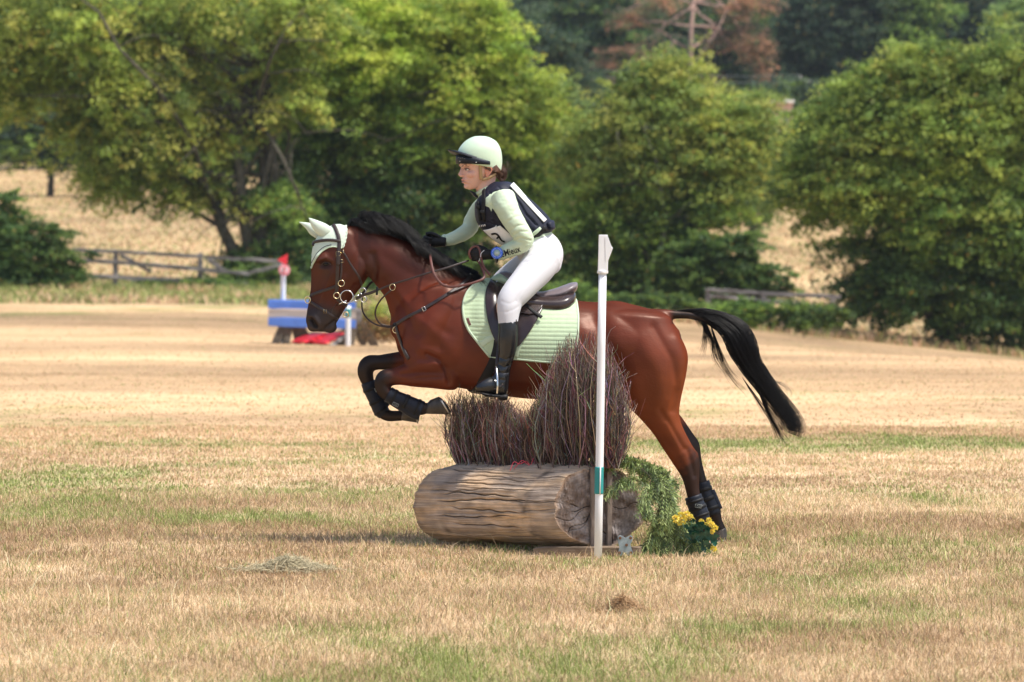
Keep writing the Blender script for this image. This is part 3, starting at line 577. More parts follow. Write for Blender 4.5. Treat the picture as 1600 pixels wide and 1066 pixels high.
def seg_d(px, py, poly):
    best = np.full(px.shape, 1e9)
    for (x0, y0), (x1, y1) in zip(poly[:-1], poly[1:]):
        dx, dy = x1 - x0, y1 - y0; t = np.clip(((px - x0) * dx + (py - y0) * dy) / (dx * dx + dy * dy + 1e-9), 0, 1)
        best = np.minimum(best, np.hypot(px - x0 - t * dx, py - y0 - t * dy))
    return best
def strokes(me, lst, invf=inv, s=HS, both=True, latmin=.3):
    co = get_co(me); no = get_no(me); px, py, w = invf(co); lat = -no[:, 1] * np.sign(w if both else np.ones_like(w))
    d = np.zeros(len(co))
    for poly, amp, wd_ in lst:
        d += amp * np.exp(-(seg_d(px, py, poly) / wd_) ** 2)
    d *= np.clip((lat - latmin) / .35, 0, 1) * (1.35 if me is hme else 1); put_co(me, co + no * (d * s)[:, None])
strokes(hme, [
    ([(574, 412), (577, 425), (572, 438), (560, 452)], 1.2, 4), ([(583, 398), (587, 420), (584, 436)], -3, 6),                      # jaw rim and throat latch
    ([(600, 440), (622, 470), (640, 500), (650, 520)], -2.0, 7), ([(612, 450), (640, 478), (668, 505)], 1.6, 8),                    # jugular groove
    ([(620, 395), (665, 425), (705, 455)], 1.5, 16), ([(690, 440), (668, 480), (655, 520), (640, 545)], -1.6, 9),                   # shoulder blade front
    ([(712, 452), (690, 490), (668, 530)], 2.2, 14), ([(742, 470), (732, 510), (722, 545), (712, 575)], -2.0, 9),
    ([(668, 552), (685, 560), (696, 574), (702, 596)], -3.2, 3.2), ([(660, 545), (690, 552)], 1.8, 7),
    ([(690, 582), (660, 581), (628, 584)], -1.8, 2.6), ([(690, 570), (655, 571), (630, 576)], 1.4, 5), ([(692, 594), (660, 594), (640, 594)], 1.2, 5),
    ([(640, 520), (650, 550), (668, 560)], -1.4, 8), ([(672, 500), (700, 540), (712, 575)], 2.2, 14), ([(640, 480), (668, 500), (700, 520)], -1.2, 7), ([(688, 566), (655, 566)], .9, 3), ([(690, 588), (650, 590)], -1.1, 2), ([(726, 470), (760, 560)], -1.2, 12), ([(655, 455), (640, 480), (628, 505)], 1.0, 6), ([(518, 428), (508, 452), (500, 470)], .7, 1.2), ([(540, 430), (532, 450), (520, 468)], .7, 1.1), ([(556, 445), (545, 462)], -.8, 3), ([(598, 400), (640, 425), (690, 445)], -1.0, 8), ([(905, 540), (940, 560), (960, 610)], 1.0, 5), ([(1000, 650), (1026, 680), (1050, 712)], .9, 4), ([(1040, 660), (1062, 700)], .8, 3), ([(700, 600), (760, 606), (850, 615)], 1.2, 9),
    ([(930, 500), (955, 560), (965, 600)], -3.5, 14), ([(915, 490), (928, 505), (938, 530)], -.7, 14), ([(942, 484), (962, 498)], 1.4, 14),
    ([(1020, 510), (1048, 560), (1056, 600), (1050, 640)], -1.7, 6), ([(1000, 530), (1030, 580), (1035, 620)], 2.0, 14), ([(1056, 530), (1065, 565), (1062, 600)], 1.6, 9),
    ([(1030, 640), (1046, 665), (1066, 700)], -1.4, 5), ([(1072, 700), (1080, 725), (1084, 742)], -1.4, 4), ([(1058, 730), (1068, 752)], 1.0, 5),
    ([(985, 600), (1000, 640)], 1.5, 12), ([(760, 590), (820, 600), (880, 600)], 1.2, 10),
    ([(506, 414), (515, 413)], -2.6, 5), ([(500, 406), (510, 403), (520, 408)], 1.6, 3), ([(503, 420), (514, 421)], .9, 3),      # eye socket, lids
    ([(500, 430), (495, 455), (490, 480)], -1.3, 7), ([(520, 428), (512, 446), (506, 458)], 1.2, 4), ([(526, 445), (515, 470)], -1.0, 6),
    ([(486, 499), (491, 506), (494, 510)], -5.0, 3.2), ([(484, 494), (492, 496), (498, 505), (497, 513)], 1.7, 3), ([(510, 512), (520, 504), (530, 498)], -2.2, 1.7),
    ([(555, 395), (566, 415), (560, 437)], 1.0, 8), ([(535, 400), (540, 425)], -1.2, 7)])
co = get_co(hme); px, py, w = inv(co)
def sm(a, b, x): t = np.clip((x - a) / (b - a), 0, 1); return t * t * (3 - 2 * t)
nz = (fbm(px / 9, py / 9, 3, 4) - .5)
bay = np.array((.112, .0215, .0088)); dark = np.array((.030, .0080, .0050)); bk = np.array((.010, .008, .008)); org = np.array((.25, .060, .015))
c = np.tile(bay, (len(co), 1))
def mixin(c, col, k): k = np.clip(k, 0, 1)[:, None]; return c * (1 - k) + col * k
c = mixin(c, org, (sm(500, 640, py) * (px > 950) * .55 + .25 * sm(580, 620, py) * (px < 950)) )
c = mixin(c, dark, .75 * (sm(1000, 600, py * 0 + px) * 0 + (px < 800) * (px > 560) * sm(470, 400, py)) + .45 * (fbm(px / 60, py / 60, 9, 2) - .4) + .35 * sm(505, 470, py) * (px > 780))
c = mixin(c, dark, .5 * (px < 580))
lm = (px < 660) * (py > 540) * sm(632, 600, px + nz * 20)                           # black points: forelegs
c = mixin(c, bk, lm); c = mixin(c, bk, (px < 720) * sm(608, 616, py) * (px < 720)); 
fl = (w < 0) & (px < 650) & (py > 540); c = mixin(c, bk, fl * sm(612, 592, px + nz * 18))
hl = (px > 980) * (py > 640); t = sm(0, 30, (px - 1056) * .8 + (py - 716) * .6 + nz * 26); c = mixin(c, bk, hl * t * .93)
c = mixin(c, bk, (px > 1030) * (w < -8) * sm(655, 672, py))
mz = sm(468, 492, py + nz * 14 - (px - 500) * .10); c = mixin(c, np.array((.030, .024, .024)), (px < 545) * mz)
c = mixin(c, np.array((.035, .02, .016)), .85 * np.exp(-(((px - 509) / 13) ** 2 + ((py - 413) / 9) ** 2)) + .5 * np.exp(-(((px - 512) / 12) ** 2 + ((py - 428) / 12) ** 2)) * (px < 540))
c = mixin(c, np.array((.01, .007, .006)), (px < 500) * np.exp(-(seg_d(px, py, [(486, 500), (491, 506), (493, 510)]) / 3.0) ** 2) * 1.1)
c = mixin(c, bk, (px > 1044) * (py < 530) * (px > 1046 + 0 * px) * sm(1042, 1056, px) * (py < 506 + (px > 1062) * 50))
c = mixin(c, np.array((.02, .012, .01)), .5 * np.exp(-(seg_d(px, py, [(582, 400), (586, 436)]) / 6.0) ** 2))
set_col(hme, c)
horse = empty('horse', hp(850, 600), 'bay horse with black mane and tail in mid-leap over the log', 'horse')
link('body', hme, M['coat'], horse)
# BVH of the skin for everything that lies on it
def bvh_of(me): 
    co = get_co(me); return BVHTree.FromPolygons([tuple(v) for v in co], [tuple(p.vertices) for p in me.polygons])
HCO = co.copy()
HB = BVHTree.FromPolygons([tuple(v) for v in HCO], [tuple(p.vertices) for p in hme.polygons])
def proj(B, px, py, off=0., side=1):
    p = Vector(hp(px, py, 160 * side)); h = B.ray_cast(p, Vector((0, side, 0)), 300 * HS)
    if h[0] is None:
        q = Vector(hp(px, py, 8 * side)); h = B.find_nearest(q)
        if h[0] is None: return q, Vector((0, -side, 0))
    return h[0] + h[1] * off * HS, h[1]
def strap(mb, pts, wd, th=1.0, k=5, off=.2, B=None, side=1, m=0):        # flat leather strap laid along a pixel path on the skin
    B = B or HB; S = cr(pts, k); P = []; N = []
    for p in S:
        q, n = proj(B, p[0], p[1], off, side); P.append(np.array(q)); N.append(np.array(n))
    P = np.array(P); N = np.array(N)
    for _ in range(4):
        P[1:-1] = (P[:-2] + 2 * P[1:-1] + P[2:]) / 4; N[1:-1] = (N[:-2] + 2 * N[1:-1] + N[2:]) / 4
    rings = []
    for i in range(len(P)):
        t = P[min(i + 1, len(P) - 1)] - P[max(i - 1, 0)]; t /= np.linalg.norm(t) + 1e-9; n = N[i] - t * N[i].dot(t); n /= np.linalg.norm(n) + 1e-9; b = np.cross(t, n); h = wd / 2 * HS; e = th * HS
        rings.append([P[i] + b * x * h + n * y * e for x, y in ((-1, -.3), (-1, .7), (-.8, 1), (.8, 1), (1, .7), (1, -.3))])
    mb.rings(rings, True, m)
def ringo(mb, px, py, w, r, tr=.7, m=0, tilt=0, n=20):
    pts = []
    for i in range(n):
        a = 2 * math.pi * i / n; pts.append(hp(px + r * math.cos(a) * math.cos(tilt), py + r * math.sin(a), w + r * math.cos(a) * math.sin(tilt)))
    mb.tube(pts, tr * HS, 6, closed=True, cap=False, m=m)
# eyes
for sd in (1, -1):
    q, n = proj(HB, 510, 413, -1.5, sd); mb = MB(); mb.ball(q, 5.2 * HS, 3.6 * HS, 3.7 * HS, rot=Matrix.Rotation(R(12), 3, 'Y')); mb.build('eye', M['eye'], horse)
    mb = MB(); S = [(503.5, 413.5), (506.5, 410.2), (511, 409), (516, 411), (518, 413.5)]; strap(mb, S, 1.7, .9, 4, .5, side=sd); mb.build('eyelid', M['leather'], horse)
def hoof(a0, a1, b0, b1, w, nm='hoof'):
    mb = MB(); st = []
    for t in (0, .25, .5, .75, 1):
        f = [a0[i] + (a1[i] - a0[i]) * t for i in (0, 1)]; g = [b0[i] + (b1[i] - b0[i]) * t for i in (0, 1)]; st.append((f[0], f[1], g[0], g[1], 10.5 + 2.5 * t, abs(w)))
    loft(mb, st, 3, 24, side=1 if w > 0 else -1, sq=2.2); o = mb.build('hoof', M['hoof'], horse)
    sh = MB(); P = []
    for i in range(-9, 10):
        a = math.pi * i / 12; cx = (a1[0] + b1[0]) / 2 + (a1[0] - b1[0]) / 2 * math.cos(a); cy = (a1[1] + b1[1]) / 2 + (a1[1] - b1[1]) / 2 * math.cos(a)
        P.append(hp(cx * 1.0, cy, w + 13 * math.sin(a)))
    sh.tube(P, 1.5 * HS, 6); sh.build('horseshoe', M['iron'], o)
hoof((666, 646), (704, 647), (673, 624), (686, 619), 34)
hoof((626, 658), (652, 662), (632, 641), (648, 638), -34)
hoof((1093, 836), (1086, 851), (1113, 828), (1116, 846), 32)
hoof((1115, 836), (1108, 851), (1136, 827), (1139, 845), -32)

# hair
def hairs(paths, r0, name, m=M['hair'], parent=horse, sides=3, kind=None):
    V = []; Fc = []; off = 0
    for P in paths:
        P = np.asarray(P); n = len(P); T = np.gradient(P, axis=0); T /= np.linalg.norm(T, axis=1)[:, None] + 1e-9
        U = np.cross(T, np.array((.3, .9, .2))); U /= np.linalg.norm(U, axis=1)[:, None] + 1e-9; B = np.cross(T, U)
        rr = r0 * np.linspace(1, .25, n) * random.uniform(.7, 1.3)
        a = np.arange(sides) * 2 * math.pi / sides
        v = P[:, None] + (U[:, None] * np.cos(a)[None, :, None] + B[:, None] * np.sin(a)[None, :, None]) * rr[:, None, None]; V.append(v.reshape(-1, 3))
        i = np.arange(n - 1)[:, None] * sides; j = np.arange(sides)[None]; k = (j + 1) % sides
        Fc.append(np.stack([i + j, i + k, i + sides + k, i + sides + j], -1).reshape(-1, 4) + off); off += n * sides
    me = big_mesh(name, np.concatenate(V), np.concatenate(Fc)); return link(name, me, m, parent)
rd = random.Random(3)
def tail():
    top = np.array([(1046, 487), (1077, 487), (1104, 493), (1129, 504), (1149, 520), (1161, 543), (1172, 568), (1190, 594), (1209, 620), (1228, 645), (1240, 668), (1236, 684)], float)
    wid = np.array([3.5, 5.2, 8, 12, 16.5, 17.5, 14, 12.5, 12, 13, 14.5, 13], float); C = cr(np.column_stack([top, wid]), 3); n = len(C); T = np.gradient(C[:, :2], axis=0); T /= np.linalg.norm(T, axis=1)[:, None]; N = np.stack([-T[:, 1], T[:, 0]], 1)
    out = []
    for i in range(2600):
        u = max(-1.25, min(1.25, rd.gauss(0, .55))); v = rd.gauss(0, .5); s0 = int(abs(rd.gauss(0, 5))) ; s0 = min(s0, 10); e = int(n - abs(rd.gauss(0, 6)) - 1); e = max(s0 + 8, min(n - 1, e)); ph = rd.uniform(0, 6); P = []
        for j in range(s0, e + 1):
            k = min(1, (j - s0) / 5); kk = u * k + .12 * math.sin(j * .35 + ph) * k
            x, y = C[j, :2] + N[j] * kk * C[j, 2]; P.append(hp(x + rd.gauss(0, .25), y, v * C[j, 2] * k * .9))
        out.append(P)
    def wisp(pts, n, sp):
        for i in range(n):
            dx, dy, dw = rd.gauss(0, sp), rd.gauss(0, sp), rd.gauss(0, sp); L = rd.uniform(.7, 1.05); S = cr(pts, 4); S = S[:max(4, int(len(S) * L))]; m = len(S)
            out.append([hp(S[j][0] + dx * j / m, S[j][1] + dy * j / m, dw * (.4 + j / m)) for j in range(m)])
    wisp([(1088, 493), (1101, 508), (1102, 530), (1096, 556)], 70, 4); wisp([(1100, 500), (1112, 530), (1118, 560), (1138, 590)], 60, 5); wisp([(1110, 505), (1122, 545), (1140, 585), (1165, 612)], 60, 5)
    wisp([(1100, 500), (1108, 525), (1112, 545)], 60, 5); wisp([(1172, 570), (1195, 592), (1222, 600), (1236, 612), (1238, 628)], 16, 3); wisp([(1190, 600), (1222, 640), (1246, 660), (1251, 680)], 40, 4); wisp([(1060, 490), (1090, 500), (1102, 515)], 60, 3)
    wisp([(1180, 600), (1204, 650), (1220, 680), (1229, 694)], 80, 5); wisp([(1160, 590), (1190, 635), (1212, 668)], 40, 4)
    hairs(out, .0010, 'tail')
tail()
def mane():
    out = []; crest = cr([(545, 352), (575, 353), (602, 361), (634, 373), (668, 394), (706, 417), (742, 434)], 8); n = len(crest)
    for i in range(4200):
        t = rd.random(); j = t * (n - 1); a = crest[int(j)]; x, y = a; x += rd.gauss(0, 2); w0 = rd.gauss(0, 3.5)
        if t < .47:      # wind-lifted part standing off the crest and flowing back
            h = rd.uniform(8, 27) * (1 if t > .08 else .5) * (1 - max(0, t - .36) * 3); sl = rd.uniform(10, 38); side = rd.choice((1, 1, -1)) * rd.uniform(2, 22)
            P = [(x, y + 2, w0), (x + sl * .25, y - h * .75, w0 + side * .25), (x + sl * .7, y - h * .95 + sl * .25, w0 + side * .7), (x + sl * 1.25, y - h * .4 + sl * .5, w0 + side * 1.15)]
        else:
            h = rd.uniform(2, 12); ln = rd.uniform(16, 38); side = rd.choice((1, 1, 1, -1)) * rd.uniform(10, 34); P = [(x, y + 2, w0), (x + 5, y - h * .8, w0 + side * .4), (x + 12, y - h * .2 + 5, w0 + side * .8), (x + 20, y + ln * .45, w0 + side * 1.05), (x + 26, y + ln * .8, w0 + side * 1.1)]
        out.append([hp(*p) for p in cr(P, 3)])
    hairs(out, .0010, 'mane')
    out = []
    for i in range(900):   # the hair lying flat over the crest so no skin shows through
        t = rd.random(); a = crest[int(t * (n - 1))]; x, y = a; P = [(x, y + 1, rd.gauss(0, 5)), (x + 6, y - rd.uniform(4, 12) * (1 - .5 * t), rd.gauss(0, 7)), (x + 20, y - rd.uniform(0, 9) * (1 - t) + 8, rd.choice((-1, 1)) * rd.uniform(4, 18)), (x + 30, y + 14 + 6 * t, rd.choice((-1, 1)) * rd.uniform(12, 26))]
        out.append([hp(*p) for p in cr(P, 3)])
    hairs(out, .0018, 'crest_hair')
mane()
# ------------------------------------------------------------------ tack
def resamp(pts, n, k=6):
    S = cr(pts, k) if len(pts) > 2 else np.array(pts, float); d = np.r_[0, np.cumsum(np.linalg.norm(np.diff(S, axis=0), axis=1))]; t = np.linspace(0, d[-1], n)
    return np.stack([np.interp(t, d, S[:, i]) for i in range(S.shape[1])], 1)
def coons(top, bot, left, right, nu, nv):          # px grid, u along top, v downwards
    T = resamp(top, nu); B = resamp(bot, nu); Lf = resamp(left, nv); Rt = resamp(right, nv); u = np.linspace(0, 1, nu)[None, :, None]; v = np.linspace(0, 1, nv)[:, None, None]
    return (1 - v) * T[None] + v * B[None] + (1 - u) * Lf[:, None] + u * Rt[:, None] - ((1 - u) * (1 - v) * T[0] + u * (1 - v) * T[-1] + (1 - u) * v * B[0] + u * v * B[-1])
def sheet(G, B, off, th, side, disp=None, smooth=2):  # closed thin shell laid on a surface
    nv, nu, _ = G.shape; P = np.zeros((nv, nu, 3)); N = np.zeros((nv, nu, 3))
    for i in range(nv):
        for j in range(nu):
            p, n = proj(B, G[i, j, 0], G[i, j, 1], 0, side); P[i, j] = p; N[i, j] = n
    for _ in range(smooth):
        for A in (P, N): A[1:-1, 1:-1] = (A[1:-1, 1:-1] * 2 + A[:-2, 1:-1] + A[2:, 1:-1] + A[1:-1, :-2] + A[1:-1, 2:]) / 6
    N /= np.linalg.norm(N, axis=2, keepdims=True) + 1e-9
    d = np.zeros((nv, nu)) if disp is None else disp(G[..., 0], G[..., 1])
    out = P + N * ((off + th + d) * HS)[..., None]; inn = P + N * (off * HS); mb = MB(); v = list(out.reshape(-1, 3)) + list(inn.reshape(-1, 3)); f = []; o = nu * nv
    for i in range(nv - 1):
        for j in range(nu - 1): a = i * nu + j; f.append((a, a + 1, a + nu + 1, a + nu)); f.append((o + a, o + a + nu, o + a + nu + 1, o + a + 1))
    bd = [j for j in range(nu)] + [i * nu + nu - 1 for i in range(1, nv)] + [(nv - 1) * nu + j for j in range(nu - 2, -1, -1)] + [i * nu for i in range(nv - 2, 0, -1)]
    for a, b in zip(bd, bd[1:] + bd[:1]): f.append((a, o + a, o + b, b))
    mb.add(v, f); return mb, out
def trim(mb, pts, r, off, B=HB, side=1, k=6):
    S = cr(pts, k); P = []
    for p in S: q, n = proj(B, p[0], p[1], off, side); P.append(np.array(q))
    P = np.array(P)
    for _ in range(2): P[1:-1] = (P[:-2] + 2 * P[1:-1] + P[2:]) / 4
    mb.tube(P, r * HS, 8)
# ears and the mint ear bonnet
bonnet = empty('ear_bonnet', hp(515, 375), 'mint crocheted ear bonnet over the bay head and both ears', 'ear bonnet')
ears = {1: [(520, 357, 505, 373, 6.5, 11), (510, 350, 496, 366, 7, 13), (498, 345, 489, 357, 5.6, 14), (489, 342, 485, 349, 3.2, 15), (483.5, 340.6, 483, 341.6, .7, 15)],
        -1: [(509, 357, 494, 373, 6.5, 11), (496, 352, 484, 366, 6.5, 13), (484, 348.5, 478, 358, 4.6, 14), (474, 347.2, 472, 352, 2.2, 15), (467.2, 346.8, 467, 347.6, .6, 15)]}
for sd in (1, -1):
    mb = MB(); loft(mb, [(s[0] * .97 + s[2] * .03, s[1] * .97 + s[3] * .03, s[2] * .97 + s[0] * .03, s[3] * .97 + s[1] * .03, s[4] * .9, s[5]) for s in ears[sd]], 4, 16, side=sd); mb.build('ear', M['leather_tan'], horse)
    mb = MB(); loft(mb, ears[sd], 5, 24, side=sd); o = mb.build('ear_cover', M['mint_pale'], bonnet)
    me = o.data
    G = coons([(540, 350), (527, 347), (513, 349), (499, 362)], [(535, 389), (518, 387), (503, 396), (489, 420)], [(540, 350), (543, 362), (541, 375), (535, 389)], [(499, 362), (490, 375), (486.5, 397), (486, 419)], 30, 30)
    if sd: mb, _ = sheet(G, HB, .5, .9, sd, lambda x, y: .25 * np.sin(x * 2.2) * np.sin(y * 2.2)); mb.build('hood', M['mint_pale'], bonnet)
    mb = MB(); trim(mb, [(535, 388), (518, 386), (503, 395), (491, 412), (488, 419), (486.5, 417)], .9, 1.2, side=sd); mb.build('edging', M['mint_trim'], bonnet)
    mb = MB(); trim(mb, [(519, 383), (508, 386), (499, 394), (491, 406), (488.5, 411)], .45, 1.9, side=sd); mb.build('piping', M['navy'], bonnet)
mb = MB(); P = [hp(x, y, 13) for x, y in ((514, 362), (517, 364), (519, 366))]; 
# scalloped rear edge
for sd in (1, -1):
    mb = MB(); P = []
    for i in range(25):
        t = i / 24; x = 540 + 3 * math.sin(math.pi * t) - 4 * t + 1.2 * abs(math.sin(t * 19)); y = 350 + 38 * t; P.append(np.array(proj(HB, x, y, 1.1, sd)[0]))
    mb.tube(P, 1.0 * HS, 6); mb.build('scalloped_edge', M['mint_pale'], bonnet)
# bridle
bridle = empty('bridle', hp(528, 420), 'dark brown leather bridle with steel rings on the bay head', 'bridle')
for sd in (1, -1):
    mb = MB(); strap(mb, [(520, 350), (527, 362), (531, 378), (530, 396), (528.5, 415)], 6, 1.5, off=1.6, side=sd); mb.build('headpiece', M['leather'], bridle)
    mb = MB(); strap(mb, [(529, 394), (528, 420), (527.5, 444), (526.7, 457)], 5, 1.5, off=1.0, side=sd); strap(mb, [(534, 405), (534, 425), (532, 437)], 3, 1.4, off=.8, side=sd); mb.build('cheekpiece', M['leather'], bridle)
    mb = MB(); trim(mb, [(487, 383), (494, 379), (506, 376.5), (520, 376), (533, 378)], 2.5, 1.9, side=sd); mb.build('browband', M['leather'], bridle)
    mb = MB(); strap(mb, [(535, 392), (541, 400), (548, 412.6), (556, 424), (562.7, 435), (565, 446)], 3.2, 1.2, off=.4, side=sd); mb.build('throat_lash', M['leather'], bridle)
    mb = MB(); strap(mb, [(527, 447), (515, 451), (503, 455.4), (492, 459), (482.8, 463.5)], 4.4, 1.4, off=.4, side=sd); strap(mb, [(484, 471), (495, 478), (507.6, 485.8), (518, 493), (527, 498.5)], 4.4, 1.4, off=.4, side=sd)
    strap(mb, [(524.5, 465), (532, 472), (541, 478.5)], 4, 1.2, off=.4, side=sd); mb.build('noseband', M['leather'], bridle)
    mb = MB(); trim(mb, [(526, 474), (520, 483), (518, 492)], .55, .3, side=sd); mb.build('lip_strap', M['leather'], bridle)
    for (x, y, r, t) in ((542.5, 463.7, 10, .95), (526.7, 461.7, 4.6, .8), (558, 466, 4.6, .8), (567, 455, 5, .7), (568.5, 468, 4.4, .7), (540.5, 491.5, 4.2, .8), (534, 442.6, 4.8, .8)):
        w = 22 if x < 550 and y < 480 else 16
        if y < 450 and x < 540: w = abs(inv(np.array([proj(HB, x, y, 1.5, 1)[0]]))[2][0]) + .5
        mb = MB(); ringo(mb, x, y, w * sd, r, t); mb.build('ring', M['steel'] if r > 6 or x > 550 else M['brass'], bridle)
    for (x, y, a, b) in ((529.4, 396.5, 3.6, 3.2), (534.5, 408, 2.6, 2.2), (535.5, 393, 2.2, 2.2), (508.5, 486.5, 2.0, 3.2)):
        q, n = proj(HB, x, y, 2.6, sd); w = inv(np.array([q]))[2][0]; mb = MB(); mb.tube([hp(x - a, y - b, w), hp(x + a, y - b, w), hp(x + a, y + b, w), hp(x - a, y + b, w)], .55 * HS, 5, closed=True, cap=False); mb.build('buckle', M['brass'], bridle)
    mb = MB(); mb.tube([hp(542, 470, 20 * sd), hp(534, 473, 17 * sd), hp(526, 478, 12 * sd)], 1.0 * HS, 8); mb.build('bit', M['steel'], bridle)
mb = MB(); ringo(mb, 481, 468.5, 6, 5.2, .9, tilt=.6); ringo(mb, 481, 468.5, -6, 5.2, .9, tilt=-.6); mb.build('nose_ring', M['brass'], bridle)
# reins
reins = empty('reins', hp(650, 432), 'brown leather reins running from the bit along the bay neck to the gloved hands', 'reins')
def flat(mb, pts, wd, th, k=6):
    S = cr(pts, k); P = [hp(*p) for p in S]; rings = []
    for i in range(len(P)):
        t = P[min(i + 1, len(P) - 1)] - P[max(i - 1, 0)]; t /= np.linalg.norm(t) + 1e-9; n = np.array((0, -1, 0)) - t * (-t[1]); n /= np.linalg.norm(n) + 1e-9; b = np.cross(t, n); h = wd / 2 * HS; e = th / 2 * HS
        rings.append([P[i] + b * x * h + n * y * e for x, y in ((-1, -.5), (-1, .5), (-.7, 1), (.7, 1), (1, .5), (1, -.5), (.7, -1), (-.7, -1))])
    mb.rings(rings)
mb = MB(); flat(mb, [(557, 466.7, 23), (568, 461, 27), (579.6, 457.7, 33), (590, 453.5, 38)], 4.6, 2.4); flat(mb, [(589, 454, 38), (614.5, 444, 46), (640, 436, 52), (665, 428, 57), (700, 418, 52), (733, 407, 36)], 3.0, 1.2); mb.build('near_rein', M['leather'], reins)
mb = MB(); mb.box(hp(590, 454.5, 39), 3.4 * HS, 4 * HS, 13 * HS, Matrix.Rotation(R(3), 3, 'Y')); mb.build('rein_stop', M['black'], reins, bevel=.002)
mb = MB(); flat(mb, [(671, 382, -14), (672, 392, 16), (674, 408, 46), (679, 428, 60), (690, 443, 64), (704, 448, 66), (721.5, 446, 66), (742, 441, 62), (757, 433, 54), (752, 415, 42), (744, 404, 34)], 3.8, 1.5); mb.build('hanging_rein', M['leather_tan'], reins)
mb = MB(); flat(mb, [(736, 405, 38), (733, 396, 40), (737, 388, 40), (745, 385, 40), (750, 392, 42), (752, 404, 44), (757, 418, 46), (766, 430, 50)], 3.4, 1.4); mb.build('rein_loop', M['leather_tan'], reins)
mb = MB(); flat(mb, [(560, 464, -22), (570, 454, -26), (582, 440, -32), (620, 420, -42), (660, 396, -34), (676, 381, -20)], 3.6, 1.4); mb.build('far_rein', M['leather'], reins)
# breastplate with running martingale
bp = empty('breastplate', hp(640, 495), 'dark leather breastplate with martingale straps across the bay chest', 'breastplate')
for sd in (1, -1):
    mb = MB(); strap(mb, [(619, 508), (627, 502), (636, 496), (663, 482.4), (690, 466), (710, 453), (724, 443), (735, 433)], 5.2, 1.6, off=.5, side=sd); mb.build('shoulder_strap', M['leather'], bp)
    mb = MB(); strap(mb, [(735, 433), (738, 422), (741, 414)], 5, 1.6, off=.7, side=sd); strap(mb, [(700, 459), (725, 449), (755, 436)], 3.4, 1.4, off=2.2, side=sd); mb.build('saddle_strap', M['leather'], bp)
    q, n = proj(HB, 735, 433, 2.8, sd); mb = MB(); ringo(mb, 735, 433, inv(np.array([q]))[2][0], 5, .75); mb.build('ring', M['brass'], bp)
    q, n = proj(HB, 663, 482.4, 2.2, sd); w = inv(np.array([q]))[2][0]; mb = MB(); mb.tube([hp(660, 480, w), hp(664, 478.5, w), (hp(667, 484, w)), hp(662.5, 486, w)], .6 * HS, 5, closed=True, cap=False); mb.build('buckle', M['steel'], bp)
q, n = proj(HB, 620, 514, 2, 1); w0 = inv(np.array([q]))[2][0]
mb = MB(); ringo(mb, 619.5, 515, w0 + 2, 5, .8); mb.build('chest_ring', M['brass'], bp)
mb = MB(); strap(mb, [(620, 508), (622, 518), (627, 532), (632, 545), (640, 560)], 5.5, 2, off=.6); mb.build('leg_strap', M['leather'], bp)
mb = MB(); flat(mb, [(612.5, 453, 47), (604, 460, 44), (595.5, 469, 40), (589, 480, 36), (587.3, 493, 32), (594, 505, 28), (605, 509, 26), (618, 509.5, 24)], 2.6, 1.2); mb.build('martingale_strap', M['leather'], bp)
mb = MB(); flat(mb, [(566, 462, -18), (565, 475, -16), (567, 488, -10), (576, 500, 0), (590, 508, 8), (605, 511, 14), (616, 512, 18)], 2.4, 1.2); mb.build('martingale_strap', M['leather'], bp)
mb = MB(); ringo(mb, 614.3, 448.5, 47.5, 5, .6, tilt=.5); mb.build('ring', M['brass'], bp)
mb = MB(); mb.ball(hp(618, 508, w0 + 1), 4 * HS, 2 * HS, 4.5 * HS); mb.build('rubber_stop', M['black'], bp)
# saddle pad
pad = empty('saddle_pad', hp(815, 500), 'mint green quilted saddle pad under the brown saddle', 'saddle pad')
left = [(768, 437), (752, 440), (736, 450), (726.5, 465), (723.6, 485), (729, 509), (747, 533.6), (766, 556)]
bot = [(766, 556), (785, 558), (805, 559.5), (836.6, 562.5), (866, 564.6), (898, 563)]; right = [(899, 466.6), (901, 480), (902.5, 497), (901.5, 525), (898, 563)]; topc = [(768, 437), (800, 445), (840, 458), (870, 464), (899, 467)]
def quilt(x, y):
    yy = y - (x - 800) * .015; r = .75 * np.abs(np.sin(np.pi * yy / 6.4)) ** .55
    diag = (x > 752) & (x < 812) & (y > 527) & (y - 527 > (812 - x) * .0); r = np.where(diag & (y > 540 - (x - 752) * .25), .45, r)
    return r + .12 * np.sin(x * 1.3) * np.abs(np.sin(np.pi * yy / 6.4))
PADOUT = {}
for sd in (1, -1):
    G = coons(topc, bot, left, right, 100, 120); mb, out = sheet(G, HB, .8, 1.2, sd, quilt, smooth=4); mb.build('quilted_panel', M['mint'], pad)
    mb = MB(); trim(mb, left, 2.1, 1.8, side=sd); trim(mb, bot, 1.7, 1.8, side=sd); trim(mb, right, 2.0, 1.8, side=sd); mb.build('binding', M['mint_trim'], pad)
    mb = MB(); strap(mb, [(752, 538), (762, 531), (775, 524)], 9, 1.0, off=2.4, side=sd); mb.build('girth_tab', M['mint_trim'], pad); mb = MB(); strap(mb, [(806, 557), (809, 545), (812, 535)], 7, 1.0, off=2.4, side=sd); mb.build('girth_tab', M['mint_trim'], pad)
mb = MB(); strap(mb, [(730, 497), (732.5, 503), (735.5, 508)], 4, .7, off=2.6); mb.build('maker_tab', M['leather_tan'], pad)
mb = MB(); loft(mb, [(770, 432, 766, 440, 20), (782, 427, 780, 446, 22), (796, 434, 796, 450, 24)], 4); mb.build('wither_clearance', M['mint'], pad)
